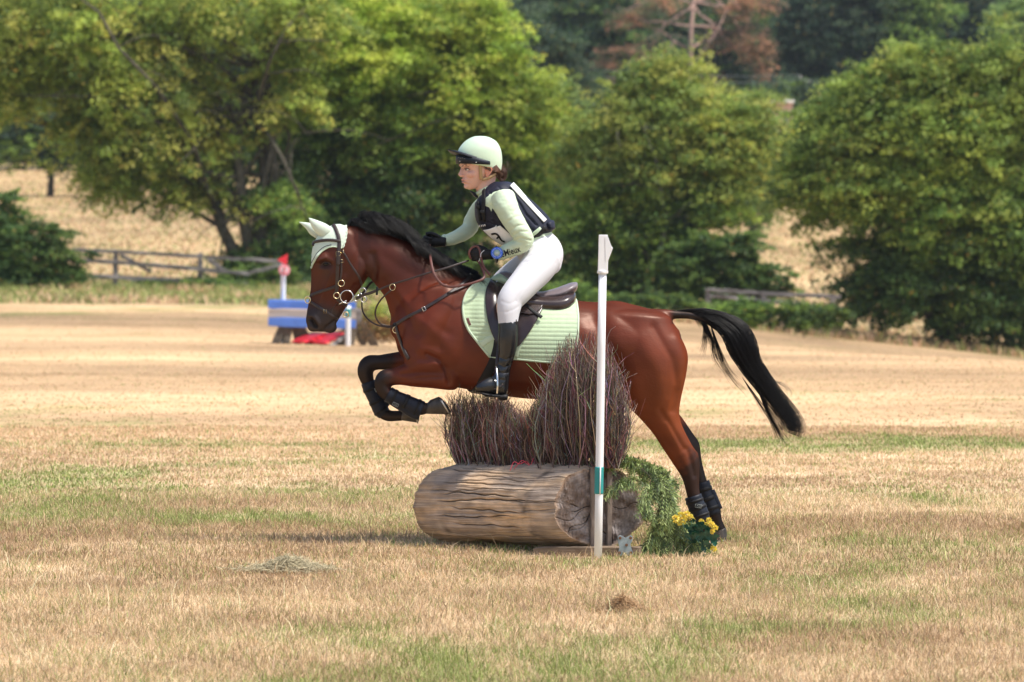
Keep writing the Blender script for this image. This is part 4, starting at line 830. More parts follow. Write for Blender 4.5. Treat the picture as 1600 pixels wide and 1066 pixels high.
# saddle
sad = empty('saddle', hp(830, 470), 'dark brown leather jumping saddle with curved seat greyed by painted sky sheen', 'saddle')
mb = MB(); loft(mb, [(781, 425, 786, 444, 13), (794, 424, 798, 449, 19), (812, 436, 814, 457, 25), (838, 455, 838, 468, 33), (862, 452, 862, 470, 38), (880, 446, 880, 468, 37), (893, 441.5, 892, 461, 32), (901, 441, 900, 455, 24)], 6, 36); mb.build('seat', M['saddle_seat'], sad, sub=1)
mb = MB(); loft(mb, [(790, 446, 790, 475, 58), (820, 456, 820, 486, 63), (846, 460, 846, 491, 62), (870, 460, 871, 494, 61), (886, 457, 887, 491, 56), (897, 456, 896, 480, 44)], 6, 36, sq=2.6); mb.build('panel', M['saddle'], sad, sub=1)
for sd in (1, -1):
    G = coons([(768, 436), (785, 440), (812, 452), (838, 464)], [(779, 540), (790, 545), (800, 546), (814, 537)], [(768, 436), (760, 452), (758.5, 470), (762, 497), (769, 520), (779, 540)], [(838, 464), (849, 477), (842, 495), (830, 515), (814, 537)], 44, 56)
    def fl(x, y): return 3.2 * np.exp(-(((x - 770) / 8) ** 2 + ((y - 475) / 26) ** 2)) + 2.4 * np.exp(-(((x - 835) / 12) ** 2 + ((y - 505) / 20) ** 2)) - 1.3 * np.exp(-(seg_d(x, y, [(776, 445), (781, 480), (787, 520)]) / 1.8) ** 2)
    mb, _ = sheet(G, HB, 3.4, 1.6, sd, fl, 3); mb.build('flap', M['saddle'], sad)
    G = coons([(790, 446), (810, 455), (830, 463), (848, 472)], [(800, 486), (815, 492), (832, 494), (846, 484)], [(790, 446), (793, 465), (800, 486)], [(848, 472), (849, 478), (846, 484)], 26, 20)
    mb, _ = sheet(G, HB, 7.0, 1.4, sd, None, 3); mb.build('skirt', M['saddle'], sad)
    mb = MB(); strap(mb, [(818, 478), (832, 490), (846, 499)], 5.2, 1.4, off=8, side=sd); mb.build('stirrup_keeper', M['black'], sad)
    mb = MB(); mb.tube([hp(786, 437, 16 * sd), hp(779, 437, 18 * sd), hp(775, 441, 22 * sd)], .9 * HS, 6); ringo(mb, 787, 438, 20 * sd, 3.5, .7); mb.build('dee_ring', M['steel'], sad)
# girth
girth = empty('girth', hp(764, 590), 'black girth strap buckled under the bay belly behind the elbow', 'girth')
for sd in (1, -1):
    mb = MB(); strap(mb, [(781, 520), (778, 545), (770, 568), (758, 590), (750, 604), (744, 612)], 15, 2.2, off=1.2, side=sd); mb.build('strap', M['black'], girth)
# protective boots on the legs
def legboot(name, path, lab, flare=None, logo=None):
    t = empty(name, hp(path[0][0], path[0][1], path[0][2]), lab, 'leg boot', 'protective boots on the four legs'); mb = MB(); ptube(mb, path, 4, 20); mb.build('shell', M['navy'], t)
    P = cr(path, 6); n = len(P)
    for k in (.2, .48, .76):
        i = int(k * (n - 1)); a = P[i]; b = P[min(n - 1, i + 2)]; mb = MB(); ptube(mb, [(a[0], a[1], a[2], a[3] + .9), (b[0], b[1], b[2], b[3] + .9)], 1, 20); mb.build('strap', M['black'], t)
    if flare: mb = MB(); ptube(mb, flare, 3, 18); mb.build('pad', M['navy'], t)
    if logo:
        mb = MB(); x, y, w, ang, sz = logo; ca, sa = math.cos(R(ang)), math.sin(R(ang))
        def q(u, v, z=0): return hp(x + (u * ca - v * sa) * sz, y + (u * sa + v * ca) * sz, w + z)
        for (u0, v0, u1, v1) in ((-5, -2.6, 5, -2.6), (-5, 2.6, 5, 2.6), (-5, -2.6, -5, 2.6), (5, -2.6, 5, 2.6), (-3, 1.2, -1.5, -1), (-1.5, -1, .2, 1.2), (.8, 1.2, 3.2, .9), (.8, -.9, 3.4, -1)): mb.tube([q(u0, v0), q(u1, v1)], .45 * HS, 4)
        mb.build('badge', M['lens'], t)
    return t
legboot('leg_boot', [(607, 615, 34, 12.5), (618, 621, 34, 12), (634, 628, 34, 12.5), (650, 636, 34, 14), (660, 640, 34, 14)], 'navy protective boot on the nearer raised foreleg', [(612, 626, 36, 6), (630, 636, 36, 7), (648, 646, 36, 8), (656, 650, 36, 6)], (619, 631, 47, 25, .9))
legboot('leg_boot', [(574, 598, -34, 11.5), (579, 611, -34, 11.5), (588, 628, -34, 12), (594, 641, -34, 12.5), (600, 648, -34, 10.5)], 'navy protective boot on the farther raised foreleg', [(588, 600, -34, 6), (598, 620, -34, 7), (602, 636, -34, 6)], (587, 610, -20, 60, .6))
legboot('leg_boot', [(1082, 774, 32, 13.5), (1086, 786, 32, 13.5), (1092, 800, 32, 14), (1096, 812, 32, 13)], 'black brushing boot on the nearer hind leg above the yellow flowers', None, (1090, 789, 47, 8, 1.0))
legboot('leg_boot', [(1098, 755, -32, 12), (1103, 772, -32, 12.5), (1111, 790, -32, 13.5), (1116, 806, -32, 13)], 'black brushing boot on the farther hind leg', [(1112, 768, -30, 6), (1118, 784, -30, 7), (1125, 798, -30, 6)])
# ------------------------------------------------------------------ the rider
rider = empty('person', hp(805, 420), 'young rider in mint shirt, navy vest and white breeches leaning forward on the horse', 'rider')
CH = np.array(hp(752, 270, 0)); HA = R(19)
def fp(px, py, w=0.):                              # head frame: turned a little towards the camera
    p = hp(px, py, w) - CH; x, y = p[0], p[1]; c, s = math.cos(HA), math.sin(HA)
    return CH + np.array((x * c - y * s, x * s + y * c, p[2]))
def finv(co):
    q = co - CH; c, s = math.cos(-HA), math.sin(-HA); x = q[:, 0] * c - q[:, 1] * s; y = q[:, 0] * s + q[:, 1] * c; r = np.stack([x, y, q[:, 2]], 1) + CH
    return inv(r)
bm_ = MB()
S9 = dict(mapf=fp)
loft(bm_, [(717.5, 240, 778, 240, 24), (717.5, 248, 778, 248, 24.5), (718.2, 256, 778, 258, 24.5), (720.5, 264, 776, 266, 24), (721.5, 271, 772, 270, 22.5), (722.2, 277, 766, 274, 20.5), (723, 283, 760, 280, 17.5), (725, 289, 755, 286, 14), (728.5, 294.5, 748, 291, 10)], 4, 40, sq=2.15, **S9)   # cranium to chin
pball(bm_, 750, 244, 0, 33, 26, 26, mapf=fp); pball(bm_, 729, 291.5, 0, 5.5, 4.2, 6.5, mapf=fp); pball(bm_, 729, 282, 0, 7.6, 6, 11, mapf=fp)
loft(bm_, [(718.3, 258, 728, 259, 2.6), (718.2, 263.5, 728, 264, 2.6), (715.8, 269, 728, 269.5, 3.0), (713.8, 273, 727, 273.6, 3.6), (716.2, 276, 725, 276.6, 3.4)], 4, 14, **S9)     # nose
for sd in (1, -1):
    pball(bm_, 718.6, 274.2, 3.6 * sd, 2.4, 1.7, 1.8, mapf=fp); pball(bm_, 732, 272, 13 * sd, 9, 7, 8, mapf=fp); pball(bm_, 722.5, 258.5, 9.5 * sd, 4, 2.0, 7, mapf=fp)
pball(bm_, 721.6, 281.0, 0, 2.9, 1.5, 6, mapf=fp); pball(bm_, 722.4, 284.9, 0, 2.9, 1.7, 5.2, mapf=fp)
ptube(bm_, [(760, 268, 0, 17), (758, 285, 0, 15.5), (760, 300, 0, 15.5), (768, 318, 0, 20)], 4, 24)     # neck
loft(bm_, [(752, 305, 788, 290, 30), (756, 330, 804, 304, 36), (766, 350, 822, 324, 32), (790, 370, 839, 348, 27), (812, 390, 856, 374, 28), (822, 412, 866, 405, 32)], 4, 28)
for sd in (1, -1):
    leg = [(850, 400, 26 * sd, 24), (826, 430, 52 * sd, 20), (802, 458, 76 * sd, 17), (790, 478, 84 * sd, 14.5), (794, 505, 90 * sd, 12), (793, 530, 92 * sd, 11.5), (790, 560, 92 * sd, 9), (784, 585, 92 * sd, 7), (775, 598, 94 * sd, 8), (757, 603, 98 * sd, 7)]
    if sd < 0: leg = [(p[0] - (22 if 1 < i < 9 else 8), p[1] - 6, p[2], p[3]) for i, p in enumerate(leg)]
    ptube(bm_, leg, 4, 18)
    arm = [(788, 310, 38, 15), (797, 335, 49, 13), (812, 362, 54, 11.5), (819, 378, 52, 10.5), (806, 386, 47, 9), (788, 393, 42, 7.5), (774, 397, 38, 6), (762, 398, 34, 6)] if sd > 0 else [(768, 315, -34, 14), (752, 328, -46, 12.5), (738, 346, -50, 10.5), (733, 360, -48, 9.5), (716, 368, -38, 8.5), (698, 375, -28, 6.5), (686, 377, -24, 5.5)]
    ptube(bm_, arm, 4, 16)
body = fuse(bm_, .0031, 4, .5)
strokes(body, [([(723, 265), (729, 266)], -1.9, 2.6), ([(719, 283.0), (731, 284.2)], -1.0, .8), ([(725, 274), (729, 279)], -.2, 1.8), ([(722, 287.6), (730, 288.2)], -.5, 1.5), ([(721, 275), (722, 277.5)], -.3, 1)], invf=finv, latmin=.15)
co = get_co(body); px, py, w = finv(co); sk = np.tile(np.array((.70, .42, .33)), (len(co), 1))
def mx(c, col, k): k = np.clip(k, 0, 1)[:, None]; return c * (1 - k) + np.array(col) * k
sk = mx(sk, (.62, .22, .16), .22 * np.exp(-(((px - 731) / 8) ** 2 + ((py - 275) / 5) ** 2))); lw = np.exp(-(w / 6.5) ** 4) * (px < 728.5); sk = mx(sk, (.50, .17, .14), lw * (.75 * np.exp(-((py - 281.6) / 1.3) ** 2) + .7 * np.exp(-((py - 285.3) / 1.3) ** 2)))
sk = mx(sk, (.16, .04, .035), .9 * lw * np.exp(-((py - 283.5) / .6) ** 2)); sk = mx(sk, (.45, .22, .17), .5 * np.exp(-(((px - 720) / 5) ** 2 + ((py - 264) / 3) ** 2)))
sk = mx(sk, (.5, .2, .15), .35 * np.exp(-(((px - 713) / 3) ** 2 + ((py - 273) / 3) ** 2)))
set_col(body, sk); link('body', body, M['skin'], rider)
for sd in (1, -1):                                 # eyes, brows, ears
    mb = MB(); mb.ball(fp(725.0, 265.6, 11.2 * sd), 3.2 * HS, 3.6 * HS, 1.7 * HS); e = mb.build('eye', M['eyewhite'], rider)
    mb = MB(); mb.ball(fp(722.9, 265.5, 12.2 * sd), 1.3 * HS, 1.9 * HS, 1.55 * HS); mb.build('iris', M['eye'], e)
    mb = MB(); mb.tube([fp(*p) for p in cr([(721.3, 265.4, 7.5 * sd), (721.0, 264.1, 10.5 * sd), (723.6, 263.6, 14.2 * sd), (728, 265.4, 16.0 * sd)], 4)], .55 * HS, 5); mb.build('lash', M['brownhair'], rider)
    mb = MB(); mb.tube([fp(*p) for p in cr([(717.6, 261.0, 5 * sd), (718.2, 259.8, 9 * sd), (720.6, 259.2, 14.0 * sd), (726, 261, 18.2 * sd)], 4)], [.4 * HS] * 3 + [.7 * HS] * 7 + [.3 * HS] * 3, 6); mb.build('eyebrow', M['brownhair'], rider)
    em = MB()
    P = cr([(753, 275.5, 22), (751, 269, 23.5), (752, 263.5, 25), (756.5, 261, 26.5), (760, 264.5, 26.5), (758.6, 270.5, 25), (754.5, 276.5, 22.5)], 4); em.tube([fp(p[0], p[1], p[2] * sd) for p in P], 1.35 * HS, 8)
    em.ball(fp(755, 268.5, 23 * sd), 4 * HS, 1.8 * HS, 6.4 * HS); em.ball(fp(753.6, 276, 22 * sd), 1.8 * HS, 1.5 * HS, 2.2 * HS); em.ball(fp(751.6, 270, 24 * sd), 1.1 * HS, 1.2 * HS, 1.8 * HS)
    me = fuse(em, .0022, 2); set_col(me, np.tile(np.array((.62, .27, .19)), (len(me.vertices), 1))); link('ear', me, M['skin'], rider)
# hair: strands under the helmet and a low bun
out = []
for i in range(900):
    sd = rd.choice((1, 1, -1)); t = rd.random(); x0 = 744 + 22 * t + rd.gauss(0, 1.5); y0 = 252 + 6 * t; ww = 24.6 + .5 * t
    P = [(x0, y0, ww * sd), (x0 + 8, y0 + 8 + 5 * rd.random(), (ww + 1.8) * sd), (771, 268 + rd.gauss(0, 3.5), 20 * sd), (777, 272 + rd.gauss(0, 3), 8 * sd)]; 
    if 752 < x0 < 764 and False: continue
    out.append([fp(*p) for p in cr(P, 3)])
for i in range(700):
    a = rd.uniform(0, 6.28); b = rd.gauss(0, .6); r = 8.2 + rd.gauss(0, .8); P = []
    for j in range(7):
        u = a + j * .5; P.append(fp(784 + r * math.cos(u) * math.cos(b) * .9, 272.5 + r * math.sin(u) * .95 + math.sin(b) * 4, r * math.sin(b + j * .2) * .8))
    out.append(P)
for i in range(60):
    x = 780 + rd.gauss(0, 5); out.append([fp(*p) for p in cr([(x, 268, rd.gauss(0, 6)), (x + 6, 264 + rd.gauss(0, 4), rd.gauss(0, 6)), (x + 9 + rd.random() * 4, 260 + rd.gauss(0, 6), rd.gauss(0, 7))], 3)])
hairs(out, .0011, 'hair', M['brownhair'], rider)
mb = MB(); mb.ball(fp(783, 272, 0), 7.5 * HS, 7 * HS, 7.5 * HS); mb.ball(fp(772, 266, 0), 9 * HS, 19 * HS, 9 * HS); mb.build('hair_bun', M['brownhair'], rider)
# helmet
hel = empty('helmet', fp(752, 240, 0)); hel.parent = rider; hel.location = Vector(fp(752, 240, 0)) - rider.location
mb = MB(); prof = [(253, 714.5, 783.5, 29), (246, 713, 785, 31), (238, 714.5, 784.5, 31.5), (230, 718.5, 782, 30.5), (222, 725.5, 776, 26.5), (216.5, 733.5, 768, 19.5), (213.5, 741, 760, 10), (212.8, 747, 754, 3)]
S = cr([(p[1], p[0], p[2], p[0] + (14 if i == 0 else 9 if i == 1 else 4.5 if i == 2 else 2 if i == 3 else 0), p[3]) for i, p in enumerate(prof)], 5); rings = []
for s in S:
    rings.append([fp((s[0] + s[2]) / 2 - (s[2] - s[0]) / 2 * math.cos(a), (s[1] + s[3]) / 2 - (s[3] - s[1]) / 2 * math.cos(a), s[4] * math.sin(a)) for a in [2 * math.pi * i / 48 for i in range(48)]])
lo = [fp((S[0][0] + S[0][2]) / 2 - (S[0][2] - S[0][0]) / 2 * .9 * math.cos(a), (S[0][1] + S[0][3]) / 2 - (S[0][3] - S[0][1]) / 2 * .9 * math.cos(a) + 1, S[0][4] * .88 * math.sin(a)) for a in [2 * math.pi * i / 48 for i in range(48)]]
mb.rings([lo] + rings); mb.build('shell_cover', M['helmet'], hel)
mb = MB(); P = []
for i in range(9): a = -1.9 + 3.8 * i / 8; P.append(a)
rr = []
for a in np.linspace(-1.75, 1.75, 30):                # navy band round the front, deepest at the brow
    k = max(0, math.cos(a * .8)); cx, cy, rx, rw = 748.5, 250.5, 36.2, 31.8
    x = cx - rx * math.cos(a); w_ = rw * math.sin(a); dy = 6.2 * (1 - math.cos(a)) * .9; hgt = 7.2 * k + 2.0
    rr.append([fp(x + u, 248.8 + dy + v * hgt * .8, w_ * (1 + e)) for u, v, e in ((0, -1, .03), (-1.0, 0, .05), (-.4, 1, .03), (2, 1, -.07), (2.4, 0, -.08), (2, -1, -.07))])
mb.rings(rr); mb.build('band', M['navy'], hel)
mb = MB(); rr = []
for a in np.linspace(-1.15, 1.15, 26):
    k = math.cos(a * 1.32); k = max(k, 0); xi = 748.5 - 34.5 * math.cos(a); wi = 31.5 * math.sin(a); ext = 15.5 * k ** .8 + .8
    xo = xi - ext; yo = 240 + 6 * (1 - math.cos(a)); yi = 243.5 + 7 * (1 - math.cos(a)) + 1.5 * (1 - k); yo = yi - 9.5 * k + .5
    wo = wi * (1 - .12 * k)
    rr.append([fp(xi + 2, yi - 3.2, wi), fp((xi + xo) / 2, (yi - 3.6 + yo) / 2 - 2.0, (wi + wo) / 2), fp(xo, yo - .6, wo), fp(xo, yo + .6, wo), fp((xi + xo) / 2, (yi + yo) / 2 - .6, (wi + wo) / 2), fp(xi + 2, yi + 1.5, wi)])
mb.rings(rr); mb.build('peak', M['navy'], hel)
mb = MB()
for (u, a) in ((-.44, 0), (.28, 0)): mb.ball(fp(748.5 - 37.6 * math.cos(1.15 if u > 0 else .35), 252.5 if u < 0 else 254.5, 33.2 * math.sin(1.15 if u > 0 else .35)), 1.0 * HS, 1.0 * HS, 1.0 * HS)
for i, a in enumerate((.25, .38, .5, .62)): mb.ball(fp(748.5 - 37.4 * math.cos(a), 246.4 + .5 * i + .8 * (i % 2), 33.2 * math.sin(a)), .9 * HS, .9 * HS, .6 * HS)
mb.build('stud', M['steel'], hel)
for sd in (1, -1):
    mb = MB(); 
    def fl2(pts, wd, mb=mb):
        Sx = cr(pts, 5); P = [fp(p[0], p[1], p[2] * sd) for p in Sx]; rg = []
        for i in range(len(P)):
            t = P[min(i + 1, len(P) - 1)] - P[max(i - 1, 0)]; t /= np.linalg.norm(t); o = P[i] - fp(750, inv(np.array([P[i]]))[1][0], 0); o[2] = 0; o /= np.linalg.norm(o) + 1e-9; n = o - t * o.dot(t); n /= np.linalg.norm(n) + 1e-9; b = np.cross(t, n); h = wd / 2 * HS
            rg.append([P[i] + b * x * h + n * y * HS for x, y in ((-1, -.4), (-1, .4), (1, .4), (1, -.4))])
        mb.rings(rg)
    fl2([(742, 253, 26.2), (742, 264, 25.2), (743.5, 274, 23.2), (745, 281, 20.5)], 5.5); fl2([(774, 267, 21), (765, 274, 23.5), (755, 279, 22.5), (746, 281, 20.6)], 4.6); mb.build('harness_strap', M['tan'], hel)
    mb = MB(); fl2([(745.5, 281, 20.5), (743, 289, 15.5), (737, 295, 8.5), (733, 297.8, 0)], 5); mb.build('chin_strap', M['black'], hel)
# shirt: torso and sleeves
sm_ = MB()
loft(sm_, [(748, 303, 770, 291, 17), (746, 311, 786, 289, 32), (742, 322, 798, 292, 43), (743, 338, 812, 303, 45), (750, 353, 828, 319, 41), (770, 368, 842, 335, 36), (792, 382, 855, 352, 35), (806, 394, 864, 366, 35)], 5, 36)
ptube(sm_, [(786, 307, 36, 19), (791, 324, 48, 18.8), (802, 345, 54, 17), (814, 364, 56, 15.5), (820, 376, 54, 14), (812, 384, 51, 13.5), (800, 389, 46, 12.5), (786, 395, 41, 10.5), (778, 398, 38, 9.5)], 5, 24)
ptube(sm_, [(768, 313, -34, 17), (752, 326, -47, 15.5), (739, 343, -52, 13.5), (733, 357, -49, 12.5), (722, 366, -41, 11.5), (706, 373, -32, 10), (694, 376, -27, 8.5)], 5, 24)
ptube(sm_, [(763, 299, 0, 18), (760, 292, 0, 17)], 2, 24)
shirt = fuse(sm_, .0052, 3, .5)
folds = []
for (pl, a, wv) in [([(800, 370), (812, 362), (824, 362)], -1.2, 1.6), ([(797, 362), (808, 353), (820, 352)], -1.0, 1.6), ([(800, 378), (812, 372), (830, 376)], -1.3, 1.6), ([(790, 350), (803, 340), (816, 338)], -.8, 2), ([(775, 330), (784, 345), (796, 358)], -.7, 2.2), ([(792, 391), (797, 399)], -.9, 1.3), ([(800, 386), (806, 395)], -.9, 1.3),
                    ([(784, 391), (788, 400)], -.7, 1.2), ([(705, 365), (709, 379)], -1, 1.4), ([(714, 360), (718, 376)], -1, 1.5), ([(725, 350), (736, 358)], -1, 1.6), ([(727, 340), (742, 350)], -.9, 1.8), ([(768, 322), (774, 318)], -.8, 2), ([(810, 325), (800, 335)], -.6, 2), ([(820, 385), (826, 380), (830, 370)], -1, 1.6)]: folds.append((pl, a, wv))
strokes(shirt, folds); co = get_co(shirt); no = get_no(shirt); px, py, w = inv(co); put_co(shirt, co + no * ((fbm(px / 11 + w / 30, py / 6, 5, 2) - .5) * 1.3 * HS)[:, None])
SB = bvh_of(shirt); link('shirt', shirt, M['shirt'], rider)
mb = MB(); mb.tube([hp(755 + 12 * math.cos(a) + 3, 298 - 5 * math.cos(a), 17 * math.sin(a)) for a in np.linspace(0, 2 * math.pi, 25)[:-1]], 3.4 * HS, 8, closed=True, cap=False); mb.build('collar', M['mint_trim'], rider)
mb = MB(); loft(mb, [(734, 299, 745, 303, 10), (738, 305, 749, 310, 11)], 3); mb.build('neck_flap', M['navy'], rider)
for (x0, w0_, rr_) in ((781, 40, 10), (699, -29, 8.6)):
    mb = MB(); mb.tube([hp(x0 - 2, 397 if x0 > 750 else 374, w0_ - .5), hp(x0 - 6, 398.5 if x0 > 750 else 375.3, w0_ - 1.5)], rr_ * HS, 18); mb.build('cuff', M['shirt'], rider)
# sleeve lettering
fc = bpy.data.curves.new('t', 'FONT'); fc.body = 'LeMieux'; fc.size = 1; fc.offset = .018; to = bpy.data.objects.new('t', fc); COL.objects.link(to); bpy.context.view_layer.update()
tm = bpy.data.meshes.new_from_object(to.evaluated_get(bpy.context.evaluated_depsgraph_get())); bpy.data.objects.remove(to)
bm = bmesh.new(); bm.from_mesh(tm); bmesh.ops.triangulate(bm, faces=bm.faces); bmesh.ops.subdivide_edges(bm, edges=[e for e in bm.edges if e.calc_length() > .12], cuts=2, use_grid_fill=False); bm.to_mesh(tm); bm.free()
tc_ = get_co(tm); wid = tc_[:, 0].max(); ang = R(-17); sc = 36.0 / wid; nc_ = []
for p in tc_:
    u = p[0] * sc; v = -p[1] * sc * 1.35; x = 779.5 + u * math.cos(ang) - v * math.sin(ang); y = 403.5 + u * math.sin(ang) + v * math.cos(ang); q, n = proj(SB, x, y, .35, 1); nc_.append(q)
put_co(tm, np.array(nc_)); link('sleeve_lettering', tm, M['navy'], rider, smooth=False)
# body protector
vm = MB()
loft(vm, [(750, 306, 780, 284, 25), (743, 314, 795, 284, 37), (741.5, 328, 808, 292, 43), (743, 342, 822, 305, 45), (750, 356, 839, 320, 43), (765, 371, 855, 336, 41), (788, 382, 866, 352, 39)], 5, 36, sq=2.3)
vest = fuse(vm, .006, 2, .5)
bm = bmesh.new(); bm.from_mesh(vest); rem = []
for f in bm.faces:                                  # armholes and neck opening
    c = f.calc_center_median(); x, y, w_ = [float(v[0]) for v in inv(np.array([c[:]]))]
    k = ((x - 787) / 19.5) ** 2 + ((y - 322) / 29) ** 2
    if abs(w_) > 24 and ((x - 787 + .45 * (y - 322)) * 0 + ((x - 786) * .87 + (y - 322) * -.5) ** 2 / 16 ** 2 + ((x - 786) * .5 + (y - 322) * .87) ** 2 / 27 ** 2) < 1: rem.append(f)
    elif ((x - 752) / 13) ** 2 + ((y - 306) / 15) ** 2 < 1 and abs(w_) < 15: rem.append(f)
bmesh.ops.delete(bm, geom=rem, context='FACES')
for _ in range(14):                                 # clean round edges on the openings
    nw = {}
    for v in bm.verts:
        if v.is_boundary:
            nb = [e.other_vert(v).co for e in v.link_edges if e.is_boundary]
            if len(nb) == 2: nw[v] = v.co * .4 + (nb[0] + nb[1]) * .3
    for v, c in nw.items(): v.co = c
bm.to_mesh(vest); bm.free()
for _ in range(3): strokes(vest, [([(800, 300), (812, 318), (822, 335), (838, 352)], -1.1, 1.4), ([(806, 340), (822, 352), (836, 362)], -.7, 1.1), ([(770, 345), (782, 362)], -.8, 1.2), ([(765, 300), (768, 340)], -.5, 1.2), ([(775, 288), (782, 296)], -.5, 1.2), ([(789, 284), (797, 294)], -.6, 1.2), ([(800, 352), (812, 366)], -.5, 1.2), ([(756, 345), (775, 352)], -.5, 1.2)])
VB = bvh_of(vest); v_o = link('body_protector', vest, M['vest'], rider); md = v_o.modifiers.new('s', 'SOLIDIFY'); md.thickness = .014; md.offset = -1
mb = MB(); loft(mb, [(848, 352, 866, 345, 30), (856, 360, 868, 356, 31)], 3, 24); mb.build('tail_flap', M['vest'], v_o)
G = coons([(807, 294), (812, 297), (816, 302), (816, 302.5)], [(846, 347), (850, 346), (855, 345), (856, 346)], [(807, 294), (822, 313), (846, 347)], [(816, 302.5), (834, 322), (856, 346)], 8, 30)
def bib(pts, th, off, nm, m, sd=1):
    mb, _ = sheet(pts, VB, off, th, sd, None, 1); mb.build(nm, m, rider)
mb = MB(); rg = []
for t in np.linspace(0, 1, 24):                     # white number bib across the back
    x = 801 + 53 * t; y = 286.5 + 57 * t; rg.append([hp(x + dx, y + dy, ww) for dx, dy, ww in ((.2, -.2, -24), (1.2, -1.2, -12), (1.6, -1.6, 0), (1.2, -1.2, 12), (.2, -.2, 24), (-3.6, 3.6, 33), (-4.4, 4.4, 32.5), (-2, 2, 20), (-1, 1, 0), (-2, 2, -20))])
mb.rings(rg); mb.build('back_bib', M['whitecloth'], rider)
G = coons([(757, 358), (765, 357), (774, 354), (782, 352)], [(788, 383), (794, 380), (800, 377), (806, 374)], [(757, 358), (770, 370), (788, 383)], [(782, 352), (795, 363), (806, 374)], 16, 16); bib(G, .8, 2.6, 'front_bib', M['whitecloth'])
mb = MB(); strap(mb, [(770, 364), (776, 363), (781, 367), (785, 373), (790, 375)], 3.2, .5, off=4.2, B=VB); strap(mb, [(781, 367), (778, 370)], 2.5, .5, off=4.2, B=VB); mb.build('bib_number', M['black'], rider)
mb = MB(); 
for (x, y) in ((752, 352), (754.5, 351.6), (757, 351.2), (759.5, 350.8)): strap(mb, [(x - .6, y - 1.4), (x + .3, y + 1.4)], 1.6, .4, off=2.8, B=VB, k=2)
mb.build('chest_lettering', M['whitecloth'], rider)
mb = MB(); strap(mb, [(757, 298), (757, 315), (756, 330), (758, 346)], 6.5, 1.6, off=1.5, B=VB); strap(mb, [(748, 316), (749.5, 330), (752, 344)], 5, 1.5, off=1.5, B=VB); mb.build('chest_strap', M['black'], rider)
mb = MB(); 
for x, y in ((756, 331), (750.5, 324)): q, n = proj(VB, x, y, 4, 1); mb = MB(); mb.box(q, 7 * HS, 3 * HS, 5 * HS); mb.build('buckle', M['black'], rider, bevel=.002)
mb = MB(); strap(mb, [(826, 378), (838, 368), (852, 356)], 8, 2, off=1.5, B=VB); strap(mb, [(838, 373), (840, 381), (841, 388)], 3.5, 1.2, off=3, B=VB); mb.build('waist_strap', M['black'], rider)
mb = MB(); strap(mb, [(822, 374), (832, 367), (845, 357)], 6, .8, off=.3, B=VB); mb.build('waist_elastic', M['mint_trim'], rider)
# breeches
bm2 = MB()
loft(bm2, [(806, 388, 860, 362, 34), (806, 396, 872, 374, 39), (810, 404, 879, 388, 43), (818, 416, 880, 402, 44), (828, 426, 876, 420, 40)], 5, 36)
ptube(bm2, [(850, 402, 28, 29), (838, 420, 44, 27.5), (824, 437, 60, 24.5), (808, 455, 74, 22.5), (798, 468, 82, 20.5), (795, 481, 87, 18.5), (794, 497, 90, 16), (794, 512, 91, 14.5)], 5, 28)
ptube(bm2, [(845, 400, -28, 28), (826, 416, -44, 25), (806, 429, -60, 23), (788, 444, -74, 21.5), (776, 458, -82, 19), (773, 474, -87, 17), (773, 492, -90, 14.5), (773, 505, -91, 13)], 5, 28)
br = fuse(bm2, .0062, 4, .5)
strokes(br, [([(815, 404), (835, 398), (858, 396)], -.9, 1.6), ([(812, 410), (832, 408), (850, 404)], -.9, 1.5), ([(872, 388), (876, 400), (868, 412)], -.5, 1.4), ([(846, 410), (834, 430), (818, 450), (806, 470)], -.45, 1.2), ([(808, 420), (822, 412)], -1.2, 2), ([(784, 470), (795, 474), (806, 470)], -.4, 2), ([(790, 487), (800, 484), (810, 478)], -.5, 1.5), ([(858, 372), (862, 388)], -.5, 1.2)])
link('breeches', br, M['breech'], rider)
